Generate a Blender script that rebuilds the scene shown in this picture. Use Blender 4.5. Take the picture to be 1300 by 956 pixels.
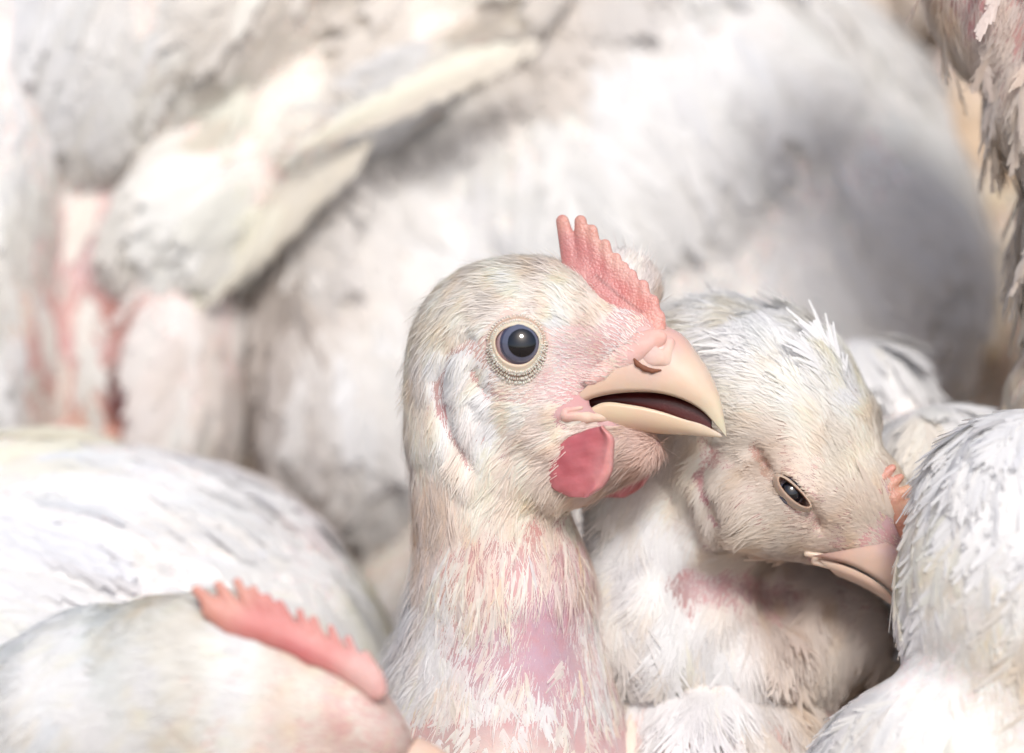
import bpy, math
import numpy as np
from mathutils import Vector, Matrix

# ------------------------------------------------------------------ camera, sky, sun, exposure
S = 0.0002                     # metres per working unit (one unit = 0.2 mm)
D = 3750.0                     # camera to focus plane, in units (0.75 m)
PITCH = math.radians(20)
T0 = np.array([0.0, 0.0, 0.30])
RX = np.array([1.0, 0, 0]); UP = np.array([0, math.sin(PITCH), math.cos(PITCH)]); BK = np.array([0, -math.cos(PITCH), math.sin(PITCH)])
M3 = np.stack([RX, UP, BK])    # rows: local x, y, z in world
def W(p): return T0 + (np.asarray(p, float) * S) @ M3

for o in list(bpy.data.objects): bpy.data.objects.remove(o)
scn = bpy.context.scene
COL = scn.collection
cam_d = bpy.data.cameras.new("camera"); cam = bpy.data.objects.new("camera", cam_d); COL.objects.link(cam)
cam_d.lens = 100; cam_d.sensor_width = 36.0 * (1300 * S / 0.27) ; cam_d.clip_start = 0.02; cam_d.clip_end = 100
cam_d.sensor_width = 100 * 1300 / D
cam.location = Vector(W([0, 0, D])); cam.rotation_euler = (math.pi / 2 - PITCH, 0, 0)
cam_d.dof.use_dof = True; cam_d.dof.focus_distance = (D - 62) * S; cam_d.dof.aperture_fstop = 3.9
scn.camera = cam

SUN_LOCAL = np.array([0.10, 0.52, 0.80]); SUN_LOCAL /= np.linalg.norm(SUN_LOCAL)
sw = SUN_LOCAL @ M3
world = bpy.data.worlds.new("World"); scn.world = world; world.use_nodes = True
nt = world.node_tree; bg = nt.nodes["Background"]
sky = nt.nodes.new("ShaderNodeTexSky"); sky.sky_type = 'NISHITA'; sky.sun_disc = False
sky.sun_elevation = math.asin(sw[2]); sky.sun_rotation = math.atan2(sw[0], sw[1])
sky.air_density = 0.9; sky.dust_density = 4.0
nt.links.new(sky.outputs[0], bg.inputs[0]); bg.inputs[1].default_value = 0.15
sl = bpy.data.lights.new("sun", 'SUN'); sl.energy = 2.6; sl.angle = math.radians(14); sl.color = (1, 0.98, 0.955)
sun = bpy.data.objects.new("sun", sl); COL.objects.link(sun)
sun.rotation_euler = Vector(sw).to_track_quat('Z', 'Y').to_euler(); sun.location = (0, 0, 3)
scn.view_settings.view_transform = 'Standard'; scn.view_settings.look = 'None'; scn.view_settings.exposure = -0.20; scn.view_settings.gamma = 1
scn.render.resolution_x = 1024; scn.render.resolution_y = 753
scn.render.engine = 'CYCLES'
scn.cycles.max_bounces = 8; scn.cycles.diffuse_bounces = 6; scn.cycles.transparent_max_bounces = 8

rng = np.random.default_rng(7)

# ------------------------------------------------------------------ geometry tools
def K(z): return (D - z) / D
def C(px, py, z=0.0):
    k = K(z); return np.array([(px - 650) * k, (478 - py) * k, z], float)
def to_img(P):
    k = K(P[:, 2]); return np.stack([650 + P[:, 0] / k, 478 - P[:, 1] / k], 1)
def unit(v): return v / np.maximum(np.linalg.norm(v, axis=-1, keepdims=True), 1e-9)

SKIN_GAIN = {'body': .98, 'comb': .84, 'wattle': .98, 'upper_beak': .88, 'lower_beak': .88, 'mouth_corner': .86, 'nostril_flap': .86, 'cere': .88, 'eyelid': .88}
def mesh_from(name, verts, faces, mat, parent=None, smooth=True, col=None, nrm=None, mats=None):
    """verts in local units; faces (n,4) or list."""
    me = bpy.data.meshes.new(name)
    v = np.asarray(W(verts), np.float32); f = np.asarray(faces, np.int32)
    me.vertices.add(len(v)); me.vertices.foreach_set("co", v.ravel())
    n, q = f.shape
    me.loops.add(n * q); me.loops.foreach_set("vertex_index", f.ravel())
    me.polygons.add(n); me.polygons.foreach_set("loop_start", np.arange(0, n * q, q, dtype=np.int32))
    me.polygons.foreach_set("loop_total", np.full(n, q, np.int32))
    me.update(calc_edges=True)
    me.polygons.foreach_set("use_smooth", np.full(n, smooth))
    if col is not None:
        col = np.asarray(col) * SKIN_GAIN.get(name, 1)
        a = me.attributes.new("col", 'FLOAT_COLOR', 'POINT')
        c = np.ones((len(v), 4), np.float32); c[:, :3] = col; a.data.foreach_set("color", c.ravel())
    if nrm is not None:
        a = me.attributes.new("nrm", 'FLOAT_VECTOR', 'POINT')
        a.data.foreach_set("vector", np.asarray(nrm @ M3, np.float32).ravel())
    me.validate()
    o = bpy.data.objects.new(name, me); COL.objects.link(o); me.materials.append(mat)
    if parent is not None:
        o.parent = parent
        if parent.parent is None: o.matrix_parent_inverse = Matrix.Translation(-parent.location)
    return o
def root_loc(o):
    while o.parent is not None: o = o.parent
    return Vector(o.location)

def surfnet(f, lo, hi, h):
    """naive surface nets of f < 0 on a regular grid."""
    ax = [np.arange(lo[i], hi[i] + h, h) for i in range(3)]
    nx, ny, nz = [len(a) for a in ax]
    F = np.empty((nx, ny, nz), np.float32)
    yy, zz = np.meshgrid(ax[1], ax[2], indexing='ij')
    step = max(1, int(400000 / (ny * nz)))
    for i in range(0, nx, step):
        xs = ax[0][i:i + step]
        P = np.empty((len(xs), ny, nz, 3), np.float32)
        P[..., 0] = xs[:, None, None]; P[..., 1] = yy; P[..., 2] = zz
        F[i:i + step] = f(P.reshape(-1, 3)).reshape(len(xs), ny, nz)
    F[0] = F[-1] = np.abs(F[0]) + .01; F[:, 0] = np.abs(F[:, 0]) + .01; F[:, -1] = np.abs(F[:, -1]) + .01
    F[:, :, 0] = np.abs(F[:, :, 0]) + .01; F[:, :, -1] = np.abs(F[:, :, -1]) + .01
    ins = F < 0
    cnt = np.zeros((nx - 1, ny - 1, nz - 1), np.int8)
    for a in (0, 1):
        for b in (0, 1):
            for c in (0, 1): cnt += ins[a:nx - 1 + a, b:ny - 1 + b, c:nz - 1 + c]
    act = (cnt > 0) & (cnt < 8)
    I = np.argwhere(act); idx = -np.ones(act.shape, np.int64); idx[act] = np.arange(len(I))
    acc = np.zeros((len(I), 3)); w = np.zeros(len(I))
    cr = [(a, b, c) for a in (0, 1) for b in (0, 1) for c in (0, 1)]
    for c0 in cr:
        for d in range(3):
            if c0[d]: continue
            c1 = list(c0); c1[d] = 1
            f0 = F[I[:, 0] + c0[0], I[:, 1] + c0[1], I[:, 2] + c0[2]]; f1 = F[I[:, 0] + c1[0], I[:, 1] + c1[1], I[:, 2] + c1[2]]
            m = (f0 < 0) != (f1 < 0); t = np.where(m, f0 / np.where(m, f0 - f1, 1), 0)
            p = np.array(c0, float)[None] + np.zeros((len(I), 1)); p[:, d] += t
            acc[m] += p[m]; w[m] += 1
    V = (I + acc / w[:, None]) * h + np.array([a[0] for a in ax])
    Q = []
    for d in range(3):
        e, g = (d + 1) % 3, (d + 2) % 3
        s0 = [slice(1, -1)] * 3; s0[d] = slice(0, -1); s1 = list(s0); s1[d] = slice(1, None)
        A = ins[tuple(s0)]; B = ins[tuple(s1)]
        E = np.argwhere(A != B); off = np.array([1, 1, 1]); off[d] = 0
        E = E + off
        fl = A[tuple((E - off).T)]
        def cell(de, dg):
            q = E.copy(); q[:, e] -= de; q[:, g] -= dg; return idx[q[:, 0], q[:, 1], q[:, 2]]
        q = np.stack([cell(1, 1), cell(0, 1), cell(0, 0), cell(1, 0)], 1)
        q[~fl] = q[~fl][:, ::-1]; Q.append(q)
    Q = np.concatenate(Q); Q = Q[(Q >= 0).all(1)]
    return V, Q

def frame(yaw=0, roll=0, pitch=0):
    """columns: own x, y, z axes in the working frame; roll turns in the picture plane (degrees, counterclockwise)."""
    return np.array((Matrix.Rotation(math.radians(roll), 3, 'Z') @ Matrix.Rotation(math.radians(-yaw), 3, 'Y') @ Matrix.Rotation(math.radians(pitch), 3, 'X')))
def ell(c, r, R=None):
    R = np.eye(3) if R is None else R; c = np.asarray(c, float); r = np.asarray(r, float)
    def f(P):
        q = ((P - c) @ R); a = q / r; k0 = np.sqrt((a * a).sum(1)); b = q / (r * r); k1 = np.sqrt((b * b).sum(1)) + 1e-6
        return k0 * (k0 - 1) / k1
    f.box = (c - max(r), c + max(r)); return f
def cone(a, b, ra, rb):
    a = np.asarray(a, float); b = np.asarray(b, float)
    def f(P):
        t = np.clip(((P - a) @ (b - a)) / ((b - a) @ (b - a)), 0, 1)
        return np.linalg.norm(P - a - t[:, None] * (b - a), axis=1) - (ra + (rb - ra) * t)
    m = max(ra, rb); f.box = (np.minimum(a, b) - m, np.maximum(a, b) + m); return f
def smin(a, b, k):
    h = np.clip(0.5 + 0.5 * (b - a) / k, 0, 1); return b + (a - b) * h - k * h * (1 - h)
def E(px, py, z, rx, ry, rz, R=None):
    k = K(z); return ell(C(px, py, z), (rx * k, ry * k, rz), R)

def polydist(XY, pts):
    pts = np.asarray(pts, float); d = np.full(len(XY), 1e9)
    for a, b in zip(pts[:-1], pts[1:]):
        t = np.clip(((XY - a) @ (b - a)) / ((b - a) @ (b - a)), 0, 1)
        d = np.minimum(d, np.linalg.norm(XY - a - t[:, None] * (b - a), axis=1))
    return d
def blend(prims, k, carves=(), zsplit=None, noise=0, nscale=60):
    """carves: (image polyline, width, depth) sunk into the side facing the picture."""
    def f(P):
        P = P.astype(np.float64); d = prims[0](P)
        for p in prims[1:]: d = smin(d, p(P), k)
        if carves or noise:
            near = np.abs(d) < 40; Pn = P[near]; XY = to_img(Pn); add = np.zeros(len(Pn))
            side = 1.0 if zsplit is None else 1 / (1 + np.exp(-np.clip((Pn[:, 2] - zsplit(Pn)) / 8, -30, 30)))
            for pl, w, dep in carves: add += dep * np.exp(-(polydist(XY, pl) / w) ** 2) * side
            if noise: add += noise * fnoise(Pn, nscale)
            d[near] += add
        return d
    lo = np.min([p.box[0] for p in prims], 0) - 20; hi = np.max([p.box[1] for p in prims], 0) + 20
    f.box = (lo, hi); return f
_fr = np.random.default_rng(3); _K = unit(_fr.normal(size=(14, 3))) * _fr.uniform(.6, 1.8, (14, 1)); _ph = _fr.uniform(0, 6.28, 14)
def fnoise(P, scale, seed=0.0):
    q = P @ _K.T * (2 * math.pi / scale) / 2 + _ph + seed * _ph[::-1] * 3
    return np.sin(q).sum(1) / 3.7

def vnormals(V, Q):
    n = np.cross(V[Q[:, 2]] - V[Q[:, 0]], V[Q[:, 3]] - V[Q[:, 1]])
    N = np.zeros_like(V)
    for i in range(4): np.add.at(N, Q[:, i], n)
    return unit(N)

def idw(XY, g, p=3.0, eps=12.0):
    """g: rows (px, py, values...) -> inverse distance weighted values at XY."""
    g = np.asarray(g, float); out = np.zeros((len(XY), g.shape[1] - 2)); w = np.zeros(len(XY))
    for r in g:
        a = 1 / ((XY[:, 0] - r[0]) ** 2 + (XY[:, 1] - r[1]) ** 2 + eps * eps) ** (p / 2)
        out += a[:, None] * r[2:]; w += a
    return out / w[:, None]

def scatter(V, Q, N, n, cell=None, back=0.15, keep=None):
    a = np.linalg.norm(np.cross(V[Q[:, 2]] - V[Q[:, 0]], V[Q[:, 3]] - V[Q[:, 1]]), axis=1)
    fn = N[Q].mean(1)[:, 2]; a = a * np.where(fn > -0.15, 1, back)
    if keep is not None: a = a * keep(V[Q].mean(1))
    c = np.cumsum(a); f = np.searchsorted(c, rng.uniform(0, c[-1], n)); f = np.minimum(f, len(Q) - 1)
    u, v = rng.uniform(size=(2, n)); w = np.stack([(1 - u) * (1 - v), u * (1 - v), u * v, (1 - u) * v], 1)[..., None]
    P = (V[Q[f]] * w).sum(1); NN = unit((N[Q[f]] * w).sum(1))
    if cell:
        key = np.floor(P / cell).astype(np.int64); _, i = np.unique(key @ np.array([73856093, 19349663, 83492791]), return_index=True)
        P, NN = P[i], NN[i]
    return P, NN

def flow(P, N, guides, jit=0.12):
    XY = to_img(P); g = idw(XY, guides); d = np.stack([g[:, 0], -g[:, 1], np.zeros(len(P))], 1)
    if jit: d = unit(d) + rng.normal(size=P.shape) * jit
    d -= (d * N).sum(1, keepdims=True) * N
    return unit(d)

class Plumage:
    RC = 150.0     # bending radius of the body under the feathers
    def __init__(s): s.V = []; s.F = []; s.c = []; s.n = []; s.k = 0
    def strands(s, P, N, T, L, Wd, lift=.2, curl=-.1, seg=3, col=None, nr=None, twist=.5, taper=.25, sidebend=0.0, follow=True):
        n = len(P)
        if n == 0: return
        L = np.broadcast_to(L, n)[:, None]
        Wd = np.broadcast_to(Wd, n)[:, None]
        if follow: curl = np.broadcast_to(curl, n) - L[:, 0] / (2.2 * s.RC)
        lift = np.broadcast_to(lift, n)[:, None]; curl = np.broadcast_to(curl, n)[:, None]
        B = np.cross(N, T); B = unit(B + N * rng.normal(size=(n, 1)) * twist)
        sb = np.cross(N, T) * rng.normal(size=(n, 1)) * sidebend
        V = np.empty((n, seg + 1, 2, 3)); nn = np.empty((n, seg + 1, 2, 3)); cc = np.empty((n, seg + 1, 2, 3))
        nr = N if nr is None else nr
        for i in range(seg + 1):
            t = i / seg
            p = P + T * L * t + N * L * (lift * t + curl * t * t) + sb * L * t * t
            w = Wd * (.5 * (1 - (1 - taper) * t ** 1.5)) * (0.7 if i == 0 else 1)
            V[:, i, 0] = p - B * w; V[:, i, 1] = p + B * w
            nn[:, i] = (unit(nr + T * (.25 - .5 * t) * 0.6))[:, None]
            cc[:, i] = np.asarray(col)[:, None] if np.ndim(col) == 2 else np.asarray(col)
        base = s.k + np.arange(n)[:, None, None] * (seg + 1) * 2
        i = np.arange(seg)[None, :, None] * 2
        F = base + i + np.array([0, 1, 3, 2])[None, None]
        s.V.append(V.reshape(-1, 3)); s.n.append(nn.reshape(-1, 3)); s.c.append(cc.reshape(-1, 3)); s.F.append(F.reshape(-1, 4)); s.k += n * (seg + 1) * 2
    def feathers(s, P, N, T, L, Wd, nb=14, lift=.12, curl=-.1, col=None, fringe=.25, ang=32, bw=1.25, shaft=True, seg=2, follow=True):
        """contour feathers: a rachis with barbs on both sides."""
        n = len(P)
        if n == 0: return
        L = np.broadcast_to(L, n).astype(float); curl = (curl - (L / (2.2 * s.RC) if follow else 0 * L))[:, None]; Wd = np.broadcast_to(Wd, n).astype(float)
        lift = np.broadcast_to(lift, n).astype(float)[:, None]
        B = np.cross(N, T); roll = rng.normal(size=(n, 1)) * .18; B = unit(B + N * roll); Nf = unit(np.cross(T, B))
        si = (np.arange(nb) + .5) / nb * 1.0
        for sd in (-1, 1):
            for q in si:
                t = np.clip(q + rng.normal(size=n) * .015, .02, 1)[:, None]
                p = P + T * L[:, None] * t * .9 + Nf * L[:, None] * (lift * t + curl * t * t)
                prof = (math.sin(math.pi * min(1, .12 + .95 * q) ** .8)) ** .55 if q < .98 else .3
                a = np.radians(ang * (1.25 - .75 * q) + rng.normal(size=n) * 5)[:, None]
                bl = Wd * .5 * prof * (1 + rng.normal(size=n) * fringe) / np.maximum(np.sin(a[:, 0]), .3)
                slope = lift + 2 * curl * t
                d = unit(T * np.cos(a) + sd * B * np.sin(a) + Nf * (slope - .1 + rng.normal(size=(n, 1)) * .04))
                s.strands(p, Nf, d, np.maximum(bl, 2), L / nb * bw * .95, lift=0, curl=-.06, seg=seg, col=col, nr=unit(Nf + .6 * N), twist=.12, taper=.35, follow=False)
        if shaft:
            s.strands(P, Nf, T, L * .92, np.maximum(Wd * .035, 1.0), lift=lift[:, 0] + .01, curl=curl[:, 0], seg=3, follow=False, col=None if col is None else col * np.array([.97, .95, .9]), twist=.05)
    def build(s, name, mat, parent):
        return mesh_from(name, np.concatenate(s.V), np.concatenate(s.F), mat, parent, smooth=False, col=np.concatenate(s.c), nrm=np.concatenate(s.n))

def cool(fc, k=.55):
    return [(a, b, r, g + (r - g) * k, bl + (r - bl) * k * 1.08) for a, b, r, g, bl in fc]
def colvar(P, base, guides=None, amp=.05, sc=90, warm=.06, seed=0.0):
    n = len(P)
    c = np.tile(np.asarray(base, float), (n, 1)) if guides is None else idw(to_img(P), guides)
    v = fnoise(P, sc, seed) * amp + rng.normal(size=n) * amp * .6
    w = np.clip(fnoise(P, sc * .6, seed + 1.3), 0, 2) * warm
    c = c * (1 + v)[:, None]; c[:, 1] *= 1 - w * .6; c[:, 2] *= 1 - w * 1.5
    return np.clip(c * 1.16, .02, .95)

# ------------------------------------------------------------------ materials
def nodes(name):
    m = bpy.data.materials.new(name); m.use_nodes = True; t = m.node_tree; t.nodes.clear()
    out = t.nodes.new('ShaderNodeOutputMaterial'); return m, t, out
def feather_mat(name, trans=.46, mixn=.3):
    m, t, out = nodes(name); N = t.nodes; Lk = t.links
    a = N.new('ShaderNodeAttribute'); a.attribute_name = 'col'
    b = N.new('ShaderNodeAttribute'); b.attribute_name = 'nrm'
    g = N.new('ShaderNodeNewGeometry')
    mx = N.new('ShaderNodeMix'); mx.data_type = 'VECTOR'; mx.inputs[0].default_value = mixn
    Lk.new(g.outputs['Normal'], mx.inputs[4]); Lk.new(b.outputs['Vector'], mx.inputs[5])
    nm = N.new('ShaderNodeVectorMath'); nm.operation = 'NORMALIZE'; Lk.new(mx.outputs[1], nm.inputs[0])
    d = N.new('ShaderNodeBsdfDiffuse'); tr = N.new('ShaderNodeBsdfTranslucent')
    gl = N.new('ShaderNodeBsdfGlossy'); gl.inputs['Roughness'].default_value = .5
    for x in (d, tr): Lk.new(a.outputs['Color'], x.inputs['Color'])
    Lk.new(nm.outputs[0], d.inputs['Normal']); Lk.new(nm.outputs[0], tr.inputs['Normal']); Lk.new(nm.outputs[0], gl.inputs['Normal'])
    m1 = N.new('ShaderNodeMixShader'); m1.inputs[0].default_value = trans
    Lk.new(d.outputs[0], m1.inputs[1]); Lk.new(tr.outputs[0], m1.inputs[2])
    m2 = N.new('ShaderNodeMixShader'); m2.inputs[0].default_value = .05
    Lk.new(m1.outputs[0], m2.inputs[1]); Lk.new(gl.outputs[0], m2.inputs[2]); Lk.new(m2.outputs[0], out.inputs[0])
    return m
def skin_mat(name, color=None, rough=.5, sss=.25, radius=(.0016, .0006, .0004), bump=.3, bscale=1800, coat=0, mottled=.12, bdist=.0002, vor=False, mcol=(.62, .25, .25)):
    m, t, out = nodes(name); N = t.nodes; Lk = t.links
    p = N.new('ShaderNodeBsdfPrincipled'); Lk.new(p.outputs[0], out.inputs[0])
    tc = N.new('ShaderNodeTexCoord')
    if color is None:
        a = N.new('ShaderNodeAttribute'); a.attribute_name = 'col'; src = a.outputs['Color']
    else:
        rgb = N.new('ShaderNodeRGB'); rgb.outputs[0].default_value = (*color, 1); src = rgb.outputs[0]
    nz = N.new('ShaderNodeTexNoise'); nz.inputs['Scale'].default_value = 260; nz.inputs['Detail'].default_value = 5
    Lk.new(tc.outputs['Object'], nz.inputs['Vector'])
    rmp = N.new('ShaderNodeMapRange'); rmp.inputs[1].default_value = .42; rmp.inputs[2].default_value = .7; rmp.inputs[4].default_value = mottled * 2.5
    Lk.new(nz.outputs[0], rmp.inputs[0])
    mx = N.new('ShaderNodeMix'); mx.data_type = 'RGBA'; Lk.new(rmp.outputs[0], mx.inputs[0]); Lk.new(src, mx.inputs[6]); mx.inputs[7].default_value = (*mcol, 1)
    Lk.new(mx.outputs[2], p.inputs['Base Color'])
    if vor:
        v = N.new('ShaderNodeTexVoronoi'); v.inputs['Scale'].default_value = bscale; h = v.outputs['Distance']
    else:
        v = N.new('ShaderNodeTexNoise'); v.inputs['Scale'].default_value = bscale; v.inputs['Detail'].default_value = 4; h = v.outputs[0]
    Lk.new(tc.outputs['Object'], v.inputs['Vector'])
    bp = N.new('ShaderNodeBump'); bp.inputs['Strength'].default_value = bump; bp.inputs['Distance'].default_value = bdist; bp.invert = vor
    Lk.new(h, bp.inputs['Height']); Lk.new(bp.outputs[0], p.inputs['Normal'])
    p.inputs['Roughness'].default_value = rough
    p.inputs['Subsurface Weight'].default_value = sss; p.inputs['Subsurface Radius'].default_value = radius; p.inputs['Subsurface Scale'].default_value = 1.0
    p.inputs['Coat Weight'].default_value = coat; p.inputs['Coat Roughness'].default_value = .15
    return m
M_feather = feather_mat("white_feather")
M_soft = feather_mat("soft_white_feather", .46, .3)
M_skin = skin_mat("bird_skin", rough=.55)
M_comb = skin_mat("comb_skin", rough=.42, sss=.35, bump=.9, bscale=1500, vor=True, mottled=.1, mcol=(.55, .12, .12), bdist=.00016)
M_wattle = skin_mat("wattle_skin", rough=.4, sss=.35, bump=.5, bscale=900, mottled=.15, mcol=(.45, .08, .1))
M_beak = skin_mat("beak_horn", rough=.45, sss=.35, radius=(.003, .0018, .001), bump=.35, bscale=420, coat=.22, mottled=.14, mcol=(.8, .5, .36))
M_cere = skin_mat("cere_skin", rough=.62, sss=.35, radius=(.002, .001, .0007), bump=.5, bscale=1100, mottled=.14, mcol=(.78, .42, .38))
M_mouth = skin_mat("mouth_lining", color=(.075, .01, .008), rough=.35, sss=0, mottled=.1, mcol=(.12, .01, .01))
M_nostril = skin_mat("nostril_strip", color=(.22, .08, .04), rough=.7, sss=0, mottled=.1, mcol=(.1, .03, .02))
M_lid = skin_mat("eyelid_skin", rough=.5, sss=.3, bump=.25, bscale=2500, mottled=.08, mcol=(.6, .42, .3))
def simple(name, color, rough, coat=0, spec=.5):
    m, t, out = nodes(name); p = t.nodes.new('ShaderNodeBsdfPrincipled'); t.links.new(p.outputs[0], out.inputs[0])
    n = t.nodes.new('ShaderNodeTexNoise'); n.inputs['Scale'].default_value = 1500
    tc = t.nodes.new('ShaderNodeTexCoord'); t.links.new(tc.outputs['Object'], n.inputs['Vector'])
    mr = t.nodes.new('ShaderNodeMapRange'); mr.inputs[3].default_value = .85; mr.inputs[4].default_value = 1.15; t.links.new(n.outputs[0], mr.inputs[0])
    vm = t.nodes.new('ShaderNodeVectorMath'); vm.operation = 'MULTIPLY'; vm.inputs[0].default_value = color; t.links.new(mr.outputs[0], vm.inputs[1]); t.links.new(vm.outputs[0], p.inputs['Base Color'])
    p.inputs['Roughness'].default_value = rough; p.inputs['Coat Weight'].default_value = coat; p.inputs['Coat Roughness'].default_value = .03
    p.inputs['Specular IOR Level'].default_value = spec
    return m
M_eye = simple("eye_white", (.5, .4, .44), .12, .6)
M_iris = simple("iris", (.12, .13, .19), .12, .8)
def iris_fibres(m):
    t = m.node_tree; p = next(n for n in t.nodes if n.type == 'BSDF_PRINCIPLED'); n = next(n for n in t.nodes if n.type == 'TEX_NOISE'); n.inputs['Scale'].default_value = 900; n.inputs['Detail'].default_value = 6
iris_fibres(M_iris)
M_irisrim = simple("iris_rim", (.045, .05, .1), .12, .8)
M_pupil = simple("pupil", (.003, .004, .008), .04, 1.0)

# ------------------------------------------------------------------ ground
def ground():
    m, t, out = nodes("litter"); p = t.nodes.new('ShaderNodeBsdfPrincipled'); t.links.new(p.outputs[0], out.inputs[0])
    n = t.nodes.new('ShaderNodeTexNoise'); n.inputs['Scale'].default_value = 60; n.inputs['Detail'].default_value = 8
    r = t.nodes.new('ShaderNodeValToRGB'); r.color_ramp.elements[0].color = (.12, .08, .05, 1); r.color_ramp.elements[1].color = (.36, .27, .18, 1)
    t.links.new(n.outputs[0], r.inputs[0]); t.links.new(r.outputs[0], p.inputs['Base Color']); p.inputs['Roughness'].default_value = .95
    b = t.nodes.new('ShaderNodeBump'); b.inputs['Distance'].default_value = .01; t.links.new(n.outputs[0], b.inputs['Height']); t.links.new(b.outputs[0], p.inputs['Normal'])
    n_ = 60; x = np.linspace(-1, 1, n_); x = np.sign(x) * np.abs(x) ** 2.5 * 40; X, Y = np.meshgrid(x, x)
    me = bpy.data.meshes.new("ground")
    v = [(X[i, j], Y[i, j], .006 * math.sin(X[i, j] * 31) * math.cos(Y[i, j] * 27) - .006) for i in range(n_) for j in range(n_)]
    f = [(i * n_ + j, i * n_ + j + 1, (i + 1) * n_ + j + 1, (i + 1) * n_ + j) for i in range(n_ - 1) for j in range(n_ - 1)]
    me.from_pydata(v, [], f); me.materials.append(m)
    o = bpy.data.objects.new("ground", me); COL.objects.link(o); o['kind'] = 'structure'
ground()

def hen(label, base_px, group="white hens crowded together"):
    o = bpy.data.objects.new("hen", None); COL.objects.link(o)
    w = W(C(*base_px)); o.location = (w[0], w[1], 0); o.empty_display_size = .05
    o['label'] = label; o['category'] = 'hen'; o['group'] = group
    return o
WHITE = (.80, .80, .79); CREAM = (.78, .73, .63); TAN = (.66, .54, .41); PINK = (.72, .46, .44); LILAC = (.62, .46, .53)

def body_mesh(root, f, h, skin, name="body"):
    V, Q = surfnet(f, f.box[0], f.box[1], h); N = vnormals(V, Q)
    c = idw(to_img(V), skin, p=3, eps=14)
    m_ = np.clip((c[:, 1] / c[:, 0] - .74) / .10, 0, 1)[:, None]   # feathered skin is paler than bare skin
    c = c * (np.array([.84, .80, .80]) * (1 - m_) + np.array([1.04, 1.06, 1.06]) * m_) * (1 + .06 * fnoise(V, 60))[:, None]
    mesh_from(name, V, Q, M_skin, root, col=np.clip(c, .02, .95))
    return V, Q, N

# ================================================================== MAIN HEN
PSI = math.radians(20); cs, sn = math.cos(PSI), math.sin(PSI)
HR = np.array([[cs, 0, -sn], [0, 1, 0], [sn, 0, cs]])   # columns: forward u, up w, lateral v
def H(px, py, v=0.0):
    u = (px - 690 + v * sn) / cs
    x = u * cs - v * sn; z = u * sn + v * cs
    k = K(z)
    return np.array([(x + 40) * k, (478 - py) * k, z])
def HE(px, py, v, ru, rw, rv, tilt=0):
    R = HR @ np.array(Matrix.Rotation(math.radians(tilt), 3, 'Z'))
    return ell(H(px, py, v), (ru, rw, rv), R)

def loft(rings, closed=False):
    """rings: (m, n, 3) -> verts, quads"""
    R = np.asarray(rings); m, n, _ = R.shape; q = []
    for i in range(m - 1):
        for j in range(n if closed else n - 1): q.append((i * n + j, i * n + (j + 1) % n, (i + 1) * n + (j + 1) % n, (i + 1) * n + j))
    return R.reshape(-1, 3), np.array(q)
def spline(pts, n):
    pts = np.asarray(pts, float); d = np.r_[0, np.cumsum(np.linalg.norm(np.diff(pts[:, :2], axis=0), axis=1))]; d /= d[-1]
    t = np.linspace(0, 1, n * 4); out = np.empty((len(t), pts.shape[1]))
    m = np.gradient(pts, d, axis=0)
    i = np.clip(np.searchsorted(d, t, 'right') - 1, 0, len(d) - 2); hh = (d[i + 1] - d[i])[:, None]; s = ((t - d[i]) / hh[:, 0])[:, None]
    out = (2 * s**3 - 3 * s**2 + 1) * pts[i] + (s**3 - 2 * s**2 + s) * hh * m[i] + (-2 * s**3 + 3 * s**2) * pts[i + 1] + (s**3 - s**2) * hh * m[i + 1]
    return out[np.round(np.linspace(0, len(t) - 1, n)).astype(int)]

def beak_half(Hf, ridge, edge, n=40, m=33, ex=.85, thick=7, inv=False):
    """shell between the ridge line (v=0) and the cutting edge on both sides; rows (px,py) and (px,py,v)."""
    A = spline(ridge, n); Bd = spline(edge, n); rings = []
    for i in range(n):
        row = []; a = A[i]; b = Bd[i]
        for j in np.linspace(-1, 1, m):
            th = abs(j) * math.pi / 2; cw = math.cos(th) ** ex if th < math.pi / 2 - 1e-6 else 0; svv = math.sin(th) ** .9
            px = b[0] + (a[0] - b[0]) * cw; py = b[1] + (a[1] - b[1]) * cw
            v = b[2] * svv * (1 if j > 0 else -1)
            p = Hf(a[0] + (b[0] - a[0]) * (1 - cw), py, 0) if False else None
            # the profile is given in the picture for the near side: convert via the midline so the far side mirrors
            pa = Hf(a[0], a[1], 0); pb = Hf(b[0], b[1], b[2])
            mid = (pb + Hf.mirror(pb)) / 2; lat = (pb - Hf.mirror(pb)) / 2
            row.append(mid + (pa - mid) * cw + lat * svv * (1 if j > 0 else -1))
        # inner return (thickness) so the edge reads as solid horn
        row = np.array(row); inner = row[::-1].copy(); cen = row.mean(0)
        inner = inner + unit(cen - inner) * np.minimum(thick, np.linalg.norm(cen - inner, axis=1) * .45)[:, None]
        rings.append(np.concatenate([row, inner]))
    V, Q = loft(rings, closed=True)
    if inv: Q = Q[:, ::-1]
    return V, Q, np.repeat(np.linspace(0, 1, n), 2 * m)
def Hmirror(p):
    q = np.array(p, float); z = q[2]; k = K(z); x = q[0] / k - 40
    v = -x * sn + z * cs; u = x * cs + z * sn; v = -v
    x2 = u * cs - v * sn; z2 = u * sn + v * cs; k2 = K(z2)
    return np.array([(x2 + 40) * k2, q[1] / k * k2, z2])
H.mirror = Hmirror

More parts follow.
